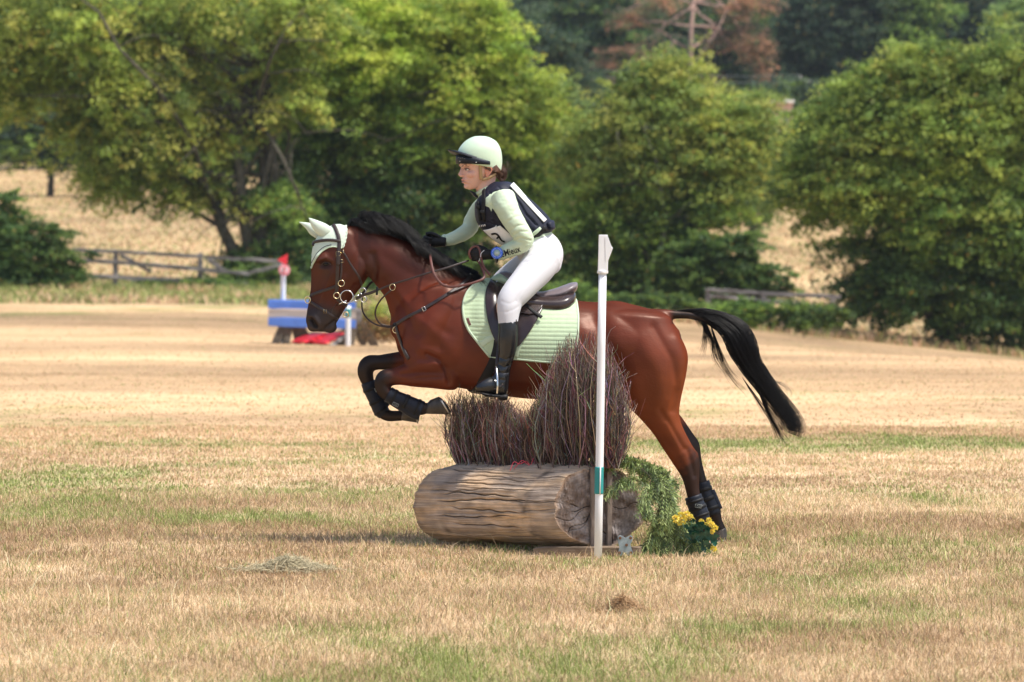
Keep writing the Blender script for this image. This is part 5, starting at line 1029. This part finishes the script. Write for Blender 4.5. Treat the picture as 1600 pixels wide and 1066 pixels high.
# tall boots
for sd in (1, -1):
    dx = 0 if sd > 0 else -22; ob = MB(); X = MB()
    loft(ob, [(778, 505 if sd > 0 else 500, 809, 494, 15.5, 90), (778.5, 515, 810, 512, 15.5, 91), (778, 530, 809.5, 528, 14.5, 92), (778.5, 545, 807, 545, 13, 92), (778, 560, 802.5, 560, 11, 92), (775, 573, 798, 575, 10, 92), (771, 583, 796, 590, 10.5, 93), (768, 589, 795, 602, 11, 93), (772, 600, 794, 610, 10.5, 93)], 5, 28, side=sd, mapf=lambda x, y, w: hp(x + dx, y, w))
    loft(ob, [(786, 590, 791, 615, 10, 93), (774, 586, 778, 615, 11, 95), (762, 588, 765, 614, 12.5, 97), (752, 593, 755, 612.5, 12, 99), (745, 598, 747, 610, 9, 100)], 5, 28, side=sd, mapf=lambda x, y, w: hp(x + dx, y, w))
    me = fuse(ob, .005, 3)
    strokes(me, [([(778 + dx, 556), (790 + dx, 560), (802 + dx, 556)], -.8, 1.8), ([(776 + dx, 566), (788 + dx, 572), (798 + dx, 568)], -1.1, 1.6), ([(772 + dx, 577), (784 + dx, 581), (795 + dx, 580)], -1.2, 1.6), ([(766 + dx, 586), (776 + dx, 591), (788 + dx, 592)], -.8, 1.5), ([(801 + dx, 500), (803 + dx, 530), (800 + dx, 550)], -.3, 1.0)])
    KB = bvh_of(me); bo = link('tall_boot', me, M['boot'], rider)
    mb = MB(); loft(mb, [(751, 609, 752, 613, 9, 100), (760, 611, 758, 616.5, 12.5, 98), (772, 613, 772, 618.5, 11.5, 95), (778, 613, 778, 619, 10, 94), (780, 613, 780, 623, 10, 93), (792, 613, 792, 623, 10, 93)], 3, 18, side=sd, mapf=lambda x, y, w: hp(x + dx, y, w)); mb.build('sole', M['black'], bo)
    mb = MB(); strap(mb, [(786 + dx, 598), (780 + dx, 603), (772 + dx, 606)], 2, .8, off=.3, B=KB, side=sd); strap(mb, [(806 + dx, 498), (807 + dx, 506)], 1.4, .9, off=.2, B=KB, side=sd); mb.build('spur_strap', M['leather'], bo)
    st = empty('stirrup', hp(778 + dx, 590, 97 * sd)); st.parent = sad; st.location = Vector(hp(778 + dx, 590, 97 * sd)) - sad.location
    mb = MB(); P = cr([(774 + dx, 613, 82), (774 + dx, 600, 80), (775 + dx, 584, 84), (775.5 + dx, 571, 97), (777 + dx, 584, 109), (778 + dx, 600, 113), (777 + dx, 613, 111)], 5); mb.tube([hp(p[0], p[1], p[2] * sd) for p in P], 1.9 * HS, 8); mb.build('iron', M['steel'], st)
    mb = MB(); mb.box(hp(776 + dx, 616.5, 97 * sd), 12 * HS, 34 * HS, 3 * HS); mb.build('tread', M['black'], st, bevel=.003)
    mb = MB(); Sx = [(790 + dx * .5, 470, 74), (784 + dx, 510, 79), (779 + dx, 540, 84), (776 + dx, 571, 97)]
    rg = []
    for p in cr(Sx, 5): rg.append([hp(p[0] + u, p[1], (p[2] + v) * sd) for u, v in ((-2.5, -1), (-2.5, 1), (2.5, 1), (2.5, -1))])
    mb.rings(rg); mb.build('leather', M['leather'], st)
# gloves, each with four curled fingers and a thumb
def glove(sd, ox, oy, ow, tilt):
    g = MB(); ca, sa = math.cos(R(tilt)), math.sin(R(tilt))
    def q(x, y, w): return hp(ox + x * ca - y * sa, oy + x * sa + y * ca, (ow + w) * sd)
    def tb(pts): S = cr(pts, 3); g.tube([q(p[0], p[1], p[2]) for p in S], [p[3] * HS for p in S], 12)
    tb([(16, 0, 1, 7.5), (9, 0, 2, 8), (2, .5, 2, 9), (-4, 1, 1, 9), (-9, 1, 0, 7.5)])
    tb([(0, -5, 5, 4), (-6, -6, 4, 4), (-11, -7, 2, 3.4)])
    for k, (yy, L, r) in enumerate(((-5.5, 1.0, 3.0), (-1, 1.1, 3.1), (3.6, 1.03, 3.0), (7.8, .85, 2.7))):
        tb([(-6, yy, 5, r + .5), (-13 * L, yy + .3, 4.5, r + .3), (-18 * L, yy + 1, 0, r), (-17 * L, yy + 2, -6, r - .1), (-11 * L, yy + 2.4, -8, r - .3), (-8 * L, yy + 2.2, -6, r - .5)])
    tb([(5, -6, -2, 3.6), (-2, -9.5, -4, 3.4), (-9, -11, -4, 3.1), (-14, -10, -2, 2.7)])
    me = fuse(g, .0028, 2); return link('glove', me, M['black'], rider)
glove(1, 755, 397, 33, 4); glove(-1, 681, 377, 22, 6)
mb = MB(); mb.tube([hp(*p) for p in cr([(757, 391, 43), (752, 396, 44), (751, 402, 44), (748, 409, 42)], 4)], .5 * HS, 5); mb.build('glove_piping', M['white'], rider)
# watch
wt = empty('wrist_watch', hp(776.5, 395, 47)); wt.parent = rider; wt.location = Vector(hp(776.5, 395, 47)) - rider.location
n = Vector((0, -1, .15)).normalized(); c = Vector(hp(776.5, 395.5, 54)); mb = MB(); mb.tube([c + n * -.006, c + n * .006, c + n * .008], [9.3 * HS, 9.3 * HS, 8.6 * HS], 28); mb.build('case', M['bluewatch'], wt)
mb = MB(); mb.tube([c + n * .008, c + n * .0095], 5.2 * HS, 24); mb.build('dial', M['screen'], wt)
mb = MB(); rot = n.to_track_quat('Z', 'Y').to_matrix()
for i in range(24):
    a = i * math.pi / 12
    if i % 6 == 0: continue
    mb.ball(c + n * .0088 + rot @ Vector((math.cos(a), math.sin(a), 0)) * 6.9 * HS, .5 * HS, .3 * HS, .5 * HS, nu=6, nv=4)
for dx_, dz in ((-1.6, 0), (0, 0), (1.6, 0)): mb.box(c + n * .0098 + rot @ Vector((dx_ * HS, 0, 0)), .5 * HS, .3 * HS, 3 * HS)
mb.build('markings', M['whitecloth'], wt)
mb = MB(); mb.tube([hp(776.5 + 1.5 * math.cos(a), 397.5 + 10.6 * math.sin(a), 38 + 11 * math.cos(a)) for a in np.linspace(0, 2 * math.pi, 25)[:-1]], 3.2 * HS, 8, closed=True, cap=False, flat=.5); mb.build('band', M['black'], wt)
# whip held in the far hand
wh = empty('riding_whip', hp(668, 372, -26), 'short black riding whip upright in the far gloved hand', 'whip')
mb = MB(); mb.tube([hp(*p) for p in ((668, 366, -26), (671, 385, -30), (682, 420, -52), (700, 470, -72))], [2.4 * HS, 2.2 * HS, 1.3 * HS, .8 * HS], 10); mb.build('shaft', M['black'], wh)
mb = MB(); mb.tube([hp(667.5, 362.6, -26), hp(667.7, 364, -26), hp(668.2, 370, -26.4)], [2.6 * HS, 3.4 * HS, 3.1 * HS], 14); mb.build('knob', M['black'], wh)
# ------------------------------------------------------------------ background: trees, bushes, hedge
YG = [(.17, .225, .04), (.225, .265, .05), (.135, .175, .035), (.30, .295, .065), (.09, .13, .025)]
MG = [(.11, .17, .03), (.15, .22, .04), (.07, .12, .025), (.20, .25, .05), (.05, .09, .02)]
DG = [(.045, .085, .022), (.065, .115, .028), (.035, .065, .02), (.09, .14, .03)]  # lower crown blobs use these greens to paint in underside shade
BG = [(.03, .055, .03), (.045, .075, .035), (.02, .04, .025), (.06, .09, .045)]
RU = [(.26, .135, .08), (.20, .105, .065), (.32, .17, .10), (.11, .08, .045), (.08, .09, .04), (.07, .08, .035)]
PG = [(.15, .21, .06), (.20, .27, .08), (.11, .17, .05)]
GAIN = 1.8
def foliage(blobs, D, n_cl, per, leaf, pal, seed, depth=.75, droop=.35, cl=.62, flat=.30, sky=0):
    n_cl = int(n_cl * .72); per = int(per * 2.7); leaf = leaf * .62
    r = np.random.default_rng(seed); s = D / F
    ar = np.array([b[2] * b[3] for b in blobs], float); pick = r.choice(len(blobs), n_cl, p=ar / ar.sum()); Bm = np.array([b[:4] for b in blobs], float)[pick]
    pk = [b[4] if len(b) > 4 else None for b in blobs]
    d = r.normal(size=(n_cl, 3)); d /= np.linalg.norm(d, axis=1)[:, None]; rad = r.uniform(.35, 1, n_cl) ** .6
    rad *= 1 + .75 * (vnoise(d[:, 0] * 3.3 + Bm[:, 0], d[:, 2] * 3.3 + 9, seed) - .5); rad = np.where(r.random(n_cl) < .05, rad * r.uniform(1.05, 1.3, n_cl), rad)
    cx = (Bm[:, 0] - 800) * s + d[:, 0] * rad * Bm[:, 2] * s; cy = d[:, 1] * rad * (Bm[:, 2] + Bm[:, 3]) / 2 * depth * s; cz = H - (Bm[:, 1] - HZ) * s + d[:, 2] * rad * Bm[:, 3] * s
    C = np.stack([cx, D - CAMD + cy, cz], 1); size = cl * r.uniform(.55, 1.5, n_cl)
    out = d * np.array((1, 1, .25)); out /= np.linalg.norm(out, axis=1)[:, None] + 1e-9; out[:, 2] -= droop * r.uniform(.3, 1.5, n_cl); out /= np.linalg.norm(out, axis=1)[:, None]
    side = np.cross(out, np.array((0, 0, 1.))); side /= np.linalg.norm(side, axis=1)[:, None] + 1e-9; up = np.cross(side, out)
    N = n_cl * per; k = np.repeat(np.arange(n_cl), per); a = r.uniform(-1, 1, N); b = r.normal(0, .42, N) * (1.1 - .6 * np.abs(a)); c = r.normal(0, 1, N) * flat * .4
    P = C[k] + (out[k] * a[:, None] + side[k] * b[:, None] + up[k] * c[:, None]) * size[k][:, None]
    g = terrain(P[:, 0], P[:, 1] + CAMD) + .05; P[:, 2] = np.maximum(P[:, 2], g + r.uniform(0, .3, N))
    nrm = up[k] * .8 + r.normal(size=(N, 3)) * .75; nrm /= np.linalg.norm(nrm, axis=1)[:, None]; t = np.cross(nrm, r.normal(size=(N, 3))); t /= np.linalg.norm(t, axis=1)[:, None] + 1e-9; q = np.cross(nrm, t)
    L = leaf * r.uniform(.6, 1.5, N)[:, None]; co = np.stack([P - t * L, P + q * L * .55, P + t * L, P - q * L * .55], 1).reshape(-1, 3)
    palc = np.array(pal); cc = palc[r.integers(0, len(pal), n_cl)]
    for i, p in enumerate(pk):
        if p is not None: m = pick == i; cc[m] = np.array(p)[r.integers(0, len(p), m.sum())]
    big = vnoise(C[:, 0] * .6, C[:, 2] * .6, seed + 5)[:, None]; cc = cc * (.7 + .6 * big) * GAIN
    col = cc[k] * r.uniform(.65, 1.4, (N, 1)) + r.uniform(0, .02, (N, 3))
    yl = r.random(N) < .02; col[yl] = np.array((.38, .26, .06))
    return co, np.arange(N * 4).reshape(-1, 4), np.repeat(col, 4, 0), C
def limb(mb, a, b, r0, r1, rr, sag=.1, n=7):
    a = np.array(a, float); b = np.array(b, float); L = np.linalg.norm(b - a); o = np.array([rr.gauss(0, 1), rr.gauss(0, 1), abs(rr.gauss(0, 1))]) * sag * L; P = []
    for i in range(n + 1):
        t = i / n; P.append(a + (b - a) * t + o * math.sin(math.pi * t) + np.array([rr.gauss(0, .012) * L, rr.gauss(0, .012) * L, rr.gauss(0, .008) * L]) * (0 < i < n))
    mb.tube(P, [r0 + (r1 - r0) * i / n for i in range(n + 1)], 7); return P
def tree(name, lab, cat, D, blobs, base, pal, n_cl, per, leaf, seed, trunks=None, limbs=16, tr=.16, bark='bark', group=None, **kw):
    X = (base - 800) * D / F; z = float(terrain(X, D)); root = empty(name, (X, D - CAMD, z), lab, cat, group)
    co, f, col, C = foliage(blobs, D, n_cl, per, leaf, pal, seed, **kw)
    link('crown' if cat == 'tree' else 'foliage', big_mesh('crown', co, f, col), M['leaf'], root, smooth=False)
    rr = random.Random(seed); mb = MB(); tops = []
    for tx, ty in (trunks or [(base, blobs[0][1])]):
        tp = W(tx, ty, D); b0 = np.array((X + rr.gauss(0, tr * .8), D - CAMD + rr.gauss(0, tr * .8), z - .2)); tops.append(limb(mb, b0, tp, tr, tr * .35, rr, .06, 9))
    for i in range(limbs):
        P = rr.choice(tops); s0 = P[rr.randint(4, len(P) - 2)]; Q = limb(mb, s0, C[rr.randrange(len(C))], tr * .33, tr * .07, rr, .12, 7)
        for j in range(3):
            s1 = Q[rr.randint(2, 6)]; q = s1 + np.array((rr.gauss(0, .7), rr.gauss(0, .7), rr.gauss(.1, .6))) * (D / 175) * (blobs[0][2] / 120); limb(mb, s1, q, tr * .12, tr * .03, rr, .15, 4)
    mb.build('trunk' if cat == 'tree' else 'branches', M[bark], root)
    return root
# near hedge line
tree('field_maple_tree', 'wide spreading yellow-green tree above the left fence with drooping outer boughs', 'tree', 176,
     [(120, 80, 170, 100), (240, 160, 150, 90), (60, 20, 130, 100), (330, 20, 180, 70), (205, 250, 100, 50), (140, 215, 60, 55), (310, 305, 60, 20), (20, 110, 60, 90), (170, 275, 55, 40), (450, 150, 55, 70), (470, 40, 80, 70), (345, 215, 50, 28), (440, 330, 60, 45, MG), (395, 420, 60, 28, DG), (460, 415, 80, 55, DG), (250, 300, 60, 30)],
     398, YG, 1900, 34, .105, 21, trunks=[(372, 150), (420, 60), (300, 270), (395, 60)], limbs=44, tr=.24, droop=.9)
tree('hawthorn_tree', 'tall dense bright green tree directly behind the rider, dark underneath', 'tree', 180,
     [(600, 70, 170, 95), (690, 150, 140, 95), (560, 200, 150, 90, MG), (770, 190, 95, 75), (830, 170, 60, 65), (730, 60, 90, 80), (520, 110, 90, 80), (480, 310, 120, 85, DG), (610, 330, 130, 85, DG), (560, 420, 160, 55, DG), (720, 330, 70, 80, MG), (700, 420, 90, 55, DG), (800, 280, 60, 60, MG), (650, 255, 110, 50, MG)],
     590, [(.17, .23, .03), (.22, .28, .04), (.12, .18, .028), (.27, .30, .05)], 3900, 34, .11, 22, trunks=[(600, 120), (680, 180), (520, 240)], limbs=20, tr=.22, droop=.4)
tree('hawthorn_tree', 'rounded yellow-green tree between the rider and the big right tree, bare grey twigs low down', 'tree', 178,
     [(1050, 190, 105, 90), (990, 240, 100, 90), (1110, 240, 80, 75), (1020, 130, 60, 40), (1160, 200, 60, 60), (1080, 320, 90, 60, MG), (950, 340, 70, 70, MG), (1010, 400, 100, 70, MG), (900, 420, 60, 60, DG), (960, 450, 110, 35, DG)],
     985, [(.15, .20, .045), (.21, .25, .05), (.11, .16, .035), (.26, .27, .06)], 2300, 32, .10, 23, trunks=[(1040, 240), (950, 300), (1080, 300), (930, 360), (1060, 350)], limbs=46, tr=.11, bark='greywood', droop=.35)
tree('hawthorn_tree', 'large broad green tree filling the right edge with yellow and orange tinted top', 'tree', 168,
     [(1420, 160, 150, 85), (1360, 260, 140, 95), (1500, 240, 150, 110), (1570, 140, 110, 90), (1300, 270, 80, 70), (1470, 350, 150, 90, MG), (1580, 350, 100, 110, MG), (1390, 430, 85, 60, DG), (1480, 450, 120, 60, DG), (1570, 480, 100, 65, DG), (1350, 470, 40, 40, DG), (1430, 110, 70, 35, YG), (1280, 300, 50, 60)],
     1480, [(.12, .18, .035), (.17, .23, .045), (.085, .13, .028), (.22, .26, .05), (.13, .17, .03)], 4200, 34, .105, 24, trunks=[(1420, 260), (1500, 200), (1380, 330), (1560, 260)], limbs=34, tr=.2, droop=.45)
tree('bramble_bush', 'low dark green bush at the left edge in front of the left fence', 'bush', 168, [(55, 400, 75, 58), (15, 380, 55, 60), (100, 430, 38, 30), (10, 325, 25, 30), (60, 435, 80, 22)], 50, DG, 620, 30, .085, 25, limbs=8, tr=.04, cl=.3, depth=.6)
tree('bramble_bush', 'dark green bush behind the right-hand fence left of the large tree', 'bush', 176, [(1130, 400, 75, 45), (1080, 430, 60, 50), (1190, 440, 60, 32), (1110, 455, 90, 30)], 1120, DG, 700, 30, .09, 26, limbs=8, tr=.04, cl=.3, depth=.5)
for i, (x, y, rx, ry, D, lab) in enumerate([(1150, 490, 50, 20, 161, 'leafy weeds below the left end of the right fence'), (1255, 494, 60, 18, 161, 'leafy weeds below the middle of the right fence'), (1010, 478, 80, 20, 171, 'low dark scrub behind the bay rump and the white pole'),
                                           (860, 465, 70, 24, 172, 'low dark scrub behind the saddle'), (300, 448, 90, 12, 169, 'thin weeds along the foot of the left fence'), (640, 455, 110, 22, 172, 'low dark scrub behind the neck of the bay horse'), (405, 440, 60, 26, 172, 'ivy clump at the right end of the left fence')]):
    tree('hedge_weeds', lab, 'undergrowth', D, [(x, y, rx, ry), (x + rx * .4, y - ry * .3, rx * .6, ry * .7)], x, DG + MG[:2], 260, 26, .07, 40 + i, limbs=3, tr=.02, cl=.25, depth=.4)
# farther trees on the rising ground
far = [('shrub_row', 'green hedge bank beyond the hay at the far left', 'hedge', 285, [(60, 225, 110, 36), (190, 240, 90, 26), (20, 200, 60, 30)], 80, BG + MG[:2], 600),
       ('oak_tree', 'mid green tree glimpsed through the boughs over the left hay field', 'tree', 300, [(240, 215, 80, 60), (300, 250, 60, 40)], 250, MG, 420),
       ('oak_tree', 'pale green tree between the rider and the grey-twigged tree', 'tree', 240, [(870, 220, 70, 90), (900, 320, 70, 70), (840, 330, 60, 60)], 870, PG, 750),
       ('oak_tree', 'blue-green tree rising above the shoulder of the tree behind the rider', 'tree', 320, [(840, 110, 80, 80), (800, 60, 70, 60), (890, 160, 60, 60)], 840, BG, 700),
       ('oak_tree', 'pale green tree above the gap to the hay on the right', 'tree', 260, [(1190, 270, 60, 70), (1150, 300, 50, 50), (1230, 250, 45, 50), (1165, 210, 30, 30)], 1190, PG, 650),
       ('conifer_tree', 'dark blue-green conifer mass at the top right', 'tree', 400, [(1280, 50, 85, 80), (1350, 30, 70, 70), (1230, 90, 50, 40)], 1280, BG, 900),
       ('conifer_tree', 'darkest conifer in the top right corner', 'tree', 420, [(1530, 20, 80, 60), (1560, 70, 60, 40)], 1530, BG, 600),
       ('birch_tree', 'lighter olive tree between the two dark conifers at top right', 'tree', 400, [(1415, 35, 45, 50), (1440, 10, 40, 40)], 1415, MG, 360),
       ('birch_tree', 'fresh green tree at the very top right edge', 'tree', 380, [(1600, 40, 40, 50)], 1600, PG, 250),
       ('conifer_tree', 'dark conifers at top centre left of the rusty pine', 'tree', 400, [(940, 40, 80, 70), (890, 60, 60, 60), (980, 90, 60, 50)], 930, BG + DG, 900),
       ('conifer_tree', 'dark green tree behind the rusty pine trunk', 'tree', 410, [(1100, 150, 100, 60), (1180, 170, 60, 40), (1040, 60, 60, 60), (1150, 60, 60, 60)], 1110, BG + DG, 900),
       ('oak_tree', 'dull olive tree behind the crown of the spreading left tree', 'tree', 330, [(470, 60, 120, 110), (430, 180, 100, 90), (560, 20, 100, 70)], 460, BG + MG, 900),
       ('oak_tree', 'shaded tree at the top left behind the yellow-green boughs', 'tree', 330, [(120, 60, 160, 100), (280, 90, 140, 110), (20, 130, 80, 80)], 150, BG + MG, 1100),
       ('oak_tree', 'shaded tree hidden behind the bright green tree top', 'tree', 330, [(660, 60, 130, 100), (720, 200, 110, 100), (600, 180, 100, 90)], 660, BG + DG, 900)]
for i, (nm, lab, cat, D, blobs, base, pal, n) in enumerate(far):
    tree(nm, lab, cat, D, blobs, base, pal, n, 28, .13 * D / 260, 60 + i, limbs=8, tr=.2, cl=.75 * D / 300, depth=.5)
tree('pine_tree', 'half-dead pine with rust-brown needles and a bare pinkish trunk', 'tree', 370, [(1000, 95, 62, 26), (955, 112, 35, 14), (1030, 10, 40, 22), (1160, 60, 45, 28), (1190, 95, 24, 40), (1165, 10, 45, 22), (1105, 128, 30, 14), (990, 30, 40, 16)], 1092, RU, 420, 22, .13, 90, trunks=[(1092, -60)], limbs=16, tr=.26, cl=.8, depth=.9, bark='pinebark')
# continuous woodland further up the slope, no single tree can be told apart
wb = [(x, y, 110, 90) for x in range(-300, 1951, 120) for y in (-70, 20, 110)]
co, f, col, C = foliage(wb, 470, 5200, 26, .28, BG + DG, 99, depth=.35, cl=1.5)
tag(link('distant_wood', big_mesh('distant_wood', co, f, col), M['leaf'], smooth=False), 'distant dark wood covering the slope', 'wood', kind='stuff')
wb = [(x, 190 + 25 * math.sin(x), 90, 50) for x in range(-300, 1951, 90)]
co, f, col, C = foliage(wb, 345, 2600, 26, .2, BG + MG, 98, depth=.35, cl=1.1)
tag(link('distant_hedgerow', big_mesh('distant_hedgerow', co, f, col), M['leaf'], smooth=False), 'mass of scrub and hedgerow closing the hay field', 'scrub', kind='stuff')

# fences
def fence(lab, D, rails, posts, pw=.15):
    t = empty('rail_fence', W(posts[0][0], posts[0][2], D), lab, 'fence')
    for (pts, w) in rails:
        mb = MB()
        for (a, b) in zip(pts[:-1], pts[1:]): mb.plank(W(a[0], a[1], D - .08), W(b[0], b[1], D - .08), w * D / F, .06, seg=8, wob=.008)
        for i, (a, b) in enumerate(zip(pts[:-1], pts[1:])):
            mb = MB(); mb.plank(W(a[0], a[1], D - .08 - .065 * (i % 2)), W(b[0] + 2, b[1], D - .08 - .065 * (i % 2)), w * D / F, .06, seg=8, wob=.008); mb.build('rail', M['greywood'], t, smooth=False)
    for x, y0, y1 in posts:
        mb = MB(); mb.plank(W(x, y1 + 6, D), W(x + 1, y0, D), pw, .13, seg=6, up=(1, 0, 0), wob=.006); mb.build('post', M['greywood'], t, smooth=False)
fence('weathered grey post and rail fence at left with broken sagging rails', 169, [([(112, 390), (210, 395), (318, 401), (440, 409)], 5), ([(100, 405), (195, 411), (315, 421), (388, 428)], 6), ([(388, 427), (440, 413)], 5), ([(138, 431), (230, 436), (315, 439), (385, 443)], 6), ([(188, 398), (235, 425)], 5), ([(325, 404), (348, 424)], 7)],
      [(180, 390, 462), (312, 395, 466)])
fence('grey wooden rail fence at right half hidden by weeds beside the large tree', 163, [([(1102, 453), (1185, 458), (1312, 464)], 6), ([(1108, 462), (1190, 469), (1282, 480)], 6), ([(1160, 482), (1230, 486), (1312, 492)], 5)], [(1106, 451, 500), (1192, 455, 500), (1300, 462, 505)])

# far jump with its markers
JD = 106.
def J(x, y, dd=0): return W(x, y, JD + dd)
gt = float(terrain((500 - 800) * JD / F, JD))
jt = empty('table_jump', J(490, 540), 'blue and bare wood table jump on splayed timber legs in the left background', 'jump')
for nm, (yt, yb), mm in (('blue_board', (470, 482), 'blue'), ('bare_board', (483, 496), 'timber'), ('blue_board', (496.5, 509), 'blue')):
    mb = MB(); k = (yt - 470) / 39; a = J(419, (yt + yb) / 2, -.2 - k * .35); b = J(556, (yt + yb) / 2 + 4, -.2 - k * .35); mb.plank(a, b, (yb - yt) * JD / F * 1.22, .05, seg=6, wob=.002); mb.build(nm, M[mm], jt, smooth=False)
mb = MB(); mb.box((J(488, 472, 0) + J(488, 472, .5)) / 2, 136 * JD / F, .75, .05, Matrix.Rotation(R(1.7), 3, 'Y')); mb.build('top_board', M['blue'], jt, smooth=False)
mb = MB(); mb.plank(J(540, 493, -.25), J(565, 494, -.25), 24 * JD / F, .06, seg=3); mb.build('end_board', M['greywood'], jt, smooth=False)
for x in (455, 556):
    for dx in (-26, -8, 12, 30):
        mb = MB(); a = J(x + dx * .35, 505, .1); b = J(x + dx, 537, .1 + .1 * math.copysign(1, dx)); b[2] = terrain(b[0], b[1] + CAMD) - .02; mb.plank(a, b, .16 if abs(dx) > 15 else .13, .08, seg=4, up=(1, 0, 0)); mb.build('leg', M['darkwood'], jt, smooth=False)
for (x0, y0, x1, y1, w, lab) in ((466, 542, 500, 521, 15, 'left of the two red painted boards under the blue table jump'), (498, 543, 528, 519, 16, 'right of the two red painted boards under the blue table jump')):
    mb = MB(); a = J(x0, y0, -.4); b = J(x1, y1, .2); a[2] = max(a[2], terrain(a[0], JD - .4) + .04); mb.plank(a, b, .05, w * JD / F * 2.2, seg=4, wob=.004); tag(mb.build('red_board', M['red'], None, smooth=False), lab, 'board')
mb = MB(); mb.plank(J(512, 546, -.5), J(545, 520, .0), .14, .08, seg=4, up=(0, 1, 0)); tag(mb.build('prop_timber', M['greywood'], None, smooth=False), 'bare slanting timber prop beside the red boards', 'timber')
p1_ = pole('marker_pole', JD + .2, 442.5, 410, 442.5, 540, .045, 'white pole with red flag and number disc behind the blue jump')
mb = MB(); pts = [J(433, 406, .12), J(449.5, 396.5, .12), J(448.5, 415.5, .12)]; mb.rings([pts, [p + np.array((0, .05, 0)) for p in pts]]); mb.build('flag', M['red'], p1_, smooth=False)
mb = MB(); c = J(444.5, 422, .12); mb.tube([c, c + np.array((0, .02, 0))], 9 * JD / F, 24); dk = mb.build('number_disc', M['pink'], p1_, smooth=False)
mb = MB(); c = J(444.5, 422, .1); mb.tube([c, c + np.array((0, .015, 0))], 5 * JD / F, 20); mb.build('disc_centre', M['white'], dk, smooth=False)
mb = MB(); mb.tube([J(446.5, 418, .09), J(443, 418.5, .09), J(445.5, 421.5, .09), J(442.5, 426, .09), J(447, 426, .09)], .011, 5); mb.build('digit', M['red'], dk)
pole('marker_pole', JD - .9, 544, 478, 543.5, 549, .048, 'plain white pole with teal tape by the horse muzzle', tape=[(482, 496)])
tree('brown_brush', 'dead orange-brown brush beside the far blue jump', 'brush', JD + .4, [(575, 515, 26, 28), (600, 520, 22, 24), (560, 500, 14, 18), (590, 490, 20, 18, YG)], 580, [(.20, .11, .05), (.26, .16, .07), (.14, .09, .05), (.16, .15, .05)], 240, 24, .035, 95, limbs=14, tr=.02, cl=.22, depth=.8)
# house corner and power line on the hillside
hs = empty('brick_house', W(1220, 195, 300), 'small pinkish house corner between trees at upper right', 'house'); s3 = 300 / F; c = W(1221, 184, 300)
mb = MB(); mb.box(c, 30 * s3, 3, 44 * s3); mb.build('wall', M['brick'], hs, smooth=False)
mb = MB(); mb.box(W(1221, 160, 300), 34 * s3, 3.4, 5 * s3); mb.build('roof', M['white'], hs, smooth=False, bevel=.03)
mb = MB(); mb.box(c + np.array((.1, -1.5, -.1)), 9 * s3, .1, 12 * s3); w_ = mb.build('window', M['lens'], hs, smooth=False)
up_ = empty('utility_pole', W(1252, 170, 360), 'thin grey utility pole among the trees at upper right', 'utility pole'); mb = MB()
mb.tube([W(1254, 260, 360), W(1250, 118, 360)], .07, 8); mb.build('shaft', M['greywood'], up_)
for y in (128,):
    mb = MB(); mb.plank(W(1232, y, 359.9), W(1268, y - 1, 359.9), .12, .12, seg=2); mb.build('crossarm', M['greywood'], up_, smooth=False)
for k, (x0, y0, x1, y1, lab) in enumerate(((850, 74, 1250, 118, 'upper power cable crossing the trees at the top'), (850, 84, 1250, 128, 'lower power cable crossing the trees at the top'))):
    a = W(x0 - 200, y0 - 14, 358); b = W(x1, y1, 358); P = [a + (b - a) * t - np.array((0, 0, .9 * math.sin(math.pi * t))) for t in np.linspace(0, 1, 20)]; mb = MB(); mb.tube(P, .018, 5); tag(mb.build('power_cable', M['lens'], None), lab, 'cable')
# thin summer haze
mh = bpy.data.materials.new('haze'); mh.use_nodes = True; t = mh.node_tree; t.nodes.remove(t.nodes['Principled BSDF'])
v = t.nodes.new('ShaderNodeVolumePrincipled'); v.inputs['Color'].default_value = (.85, .92, 1, 1); v.inputs['Density'].default_value = .00010; v.inputs['Anisotropy'].default_value = .2
t.links.new(v.outputs[0], t.nodes['Material Output'].inputs['Volume'])
mb = MB(); mb.box((0, 700, 57), 3600, 1700, 130); tag(mb.build('haze', mh, None, smooth=False), kind='stuff', label='thin pale summer haze')
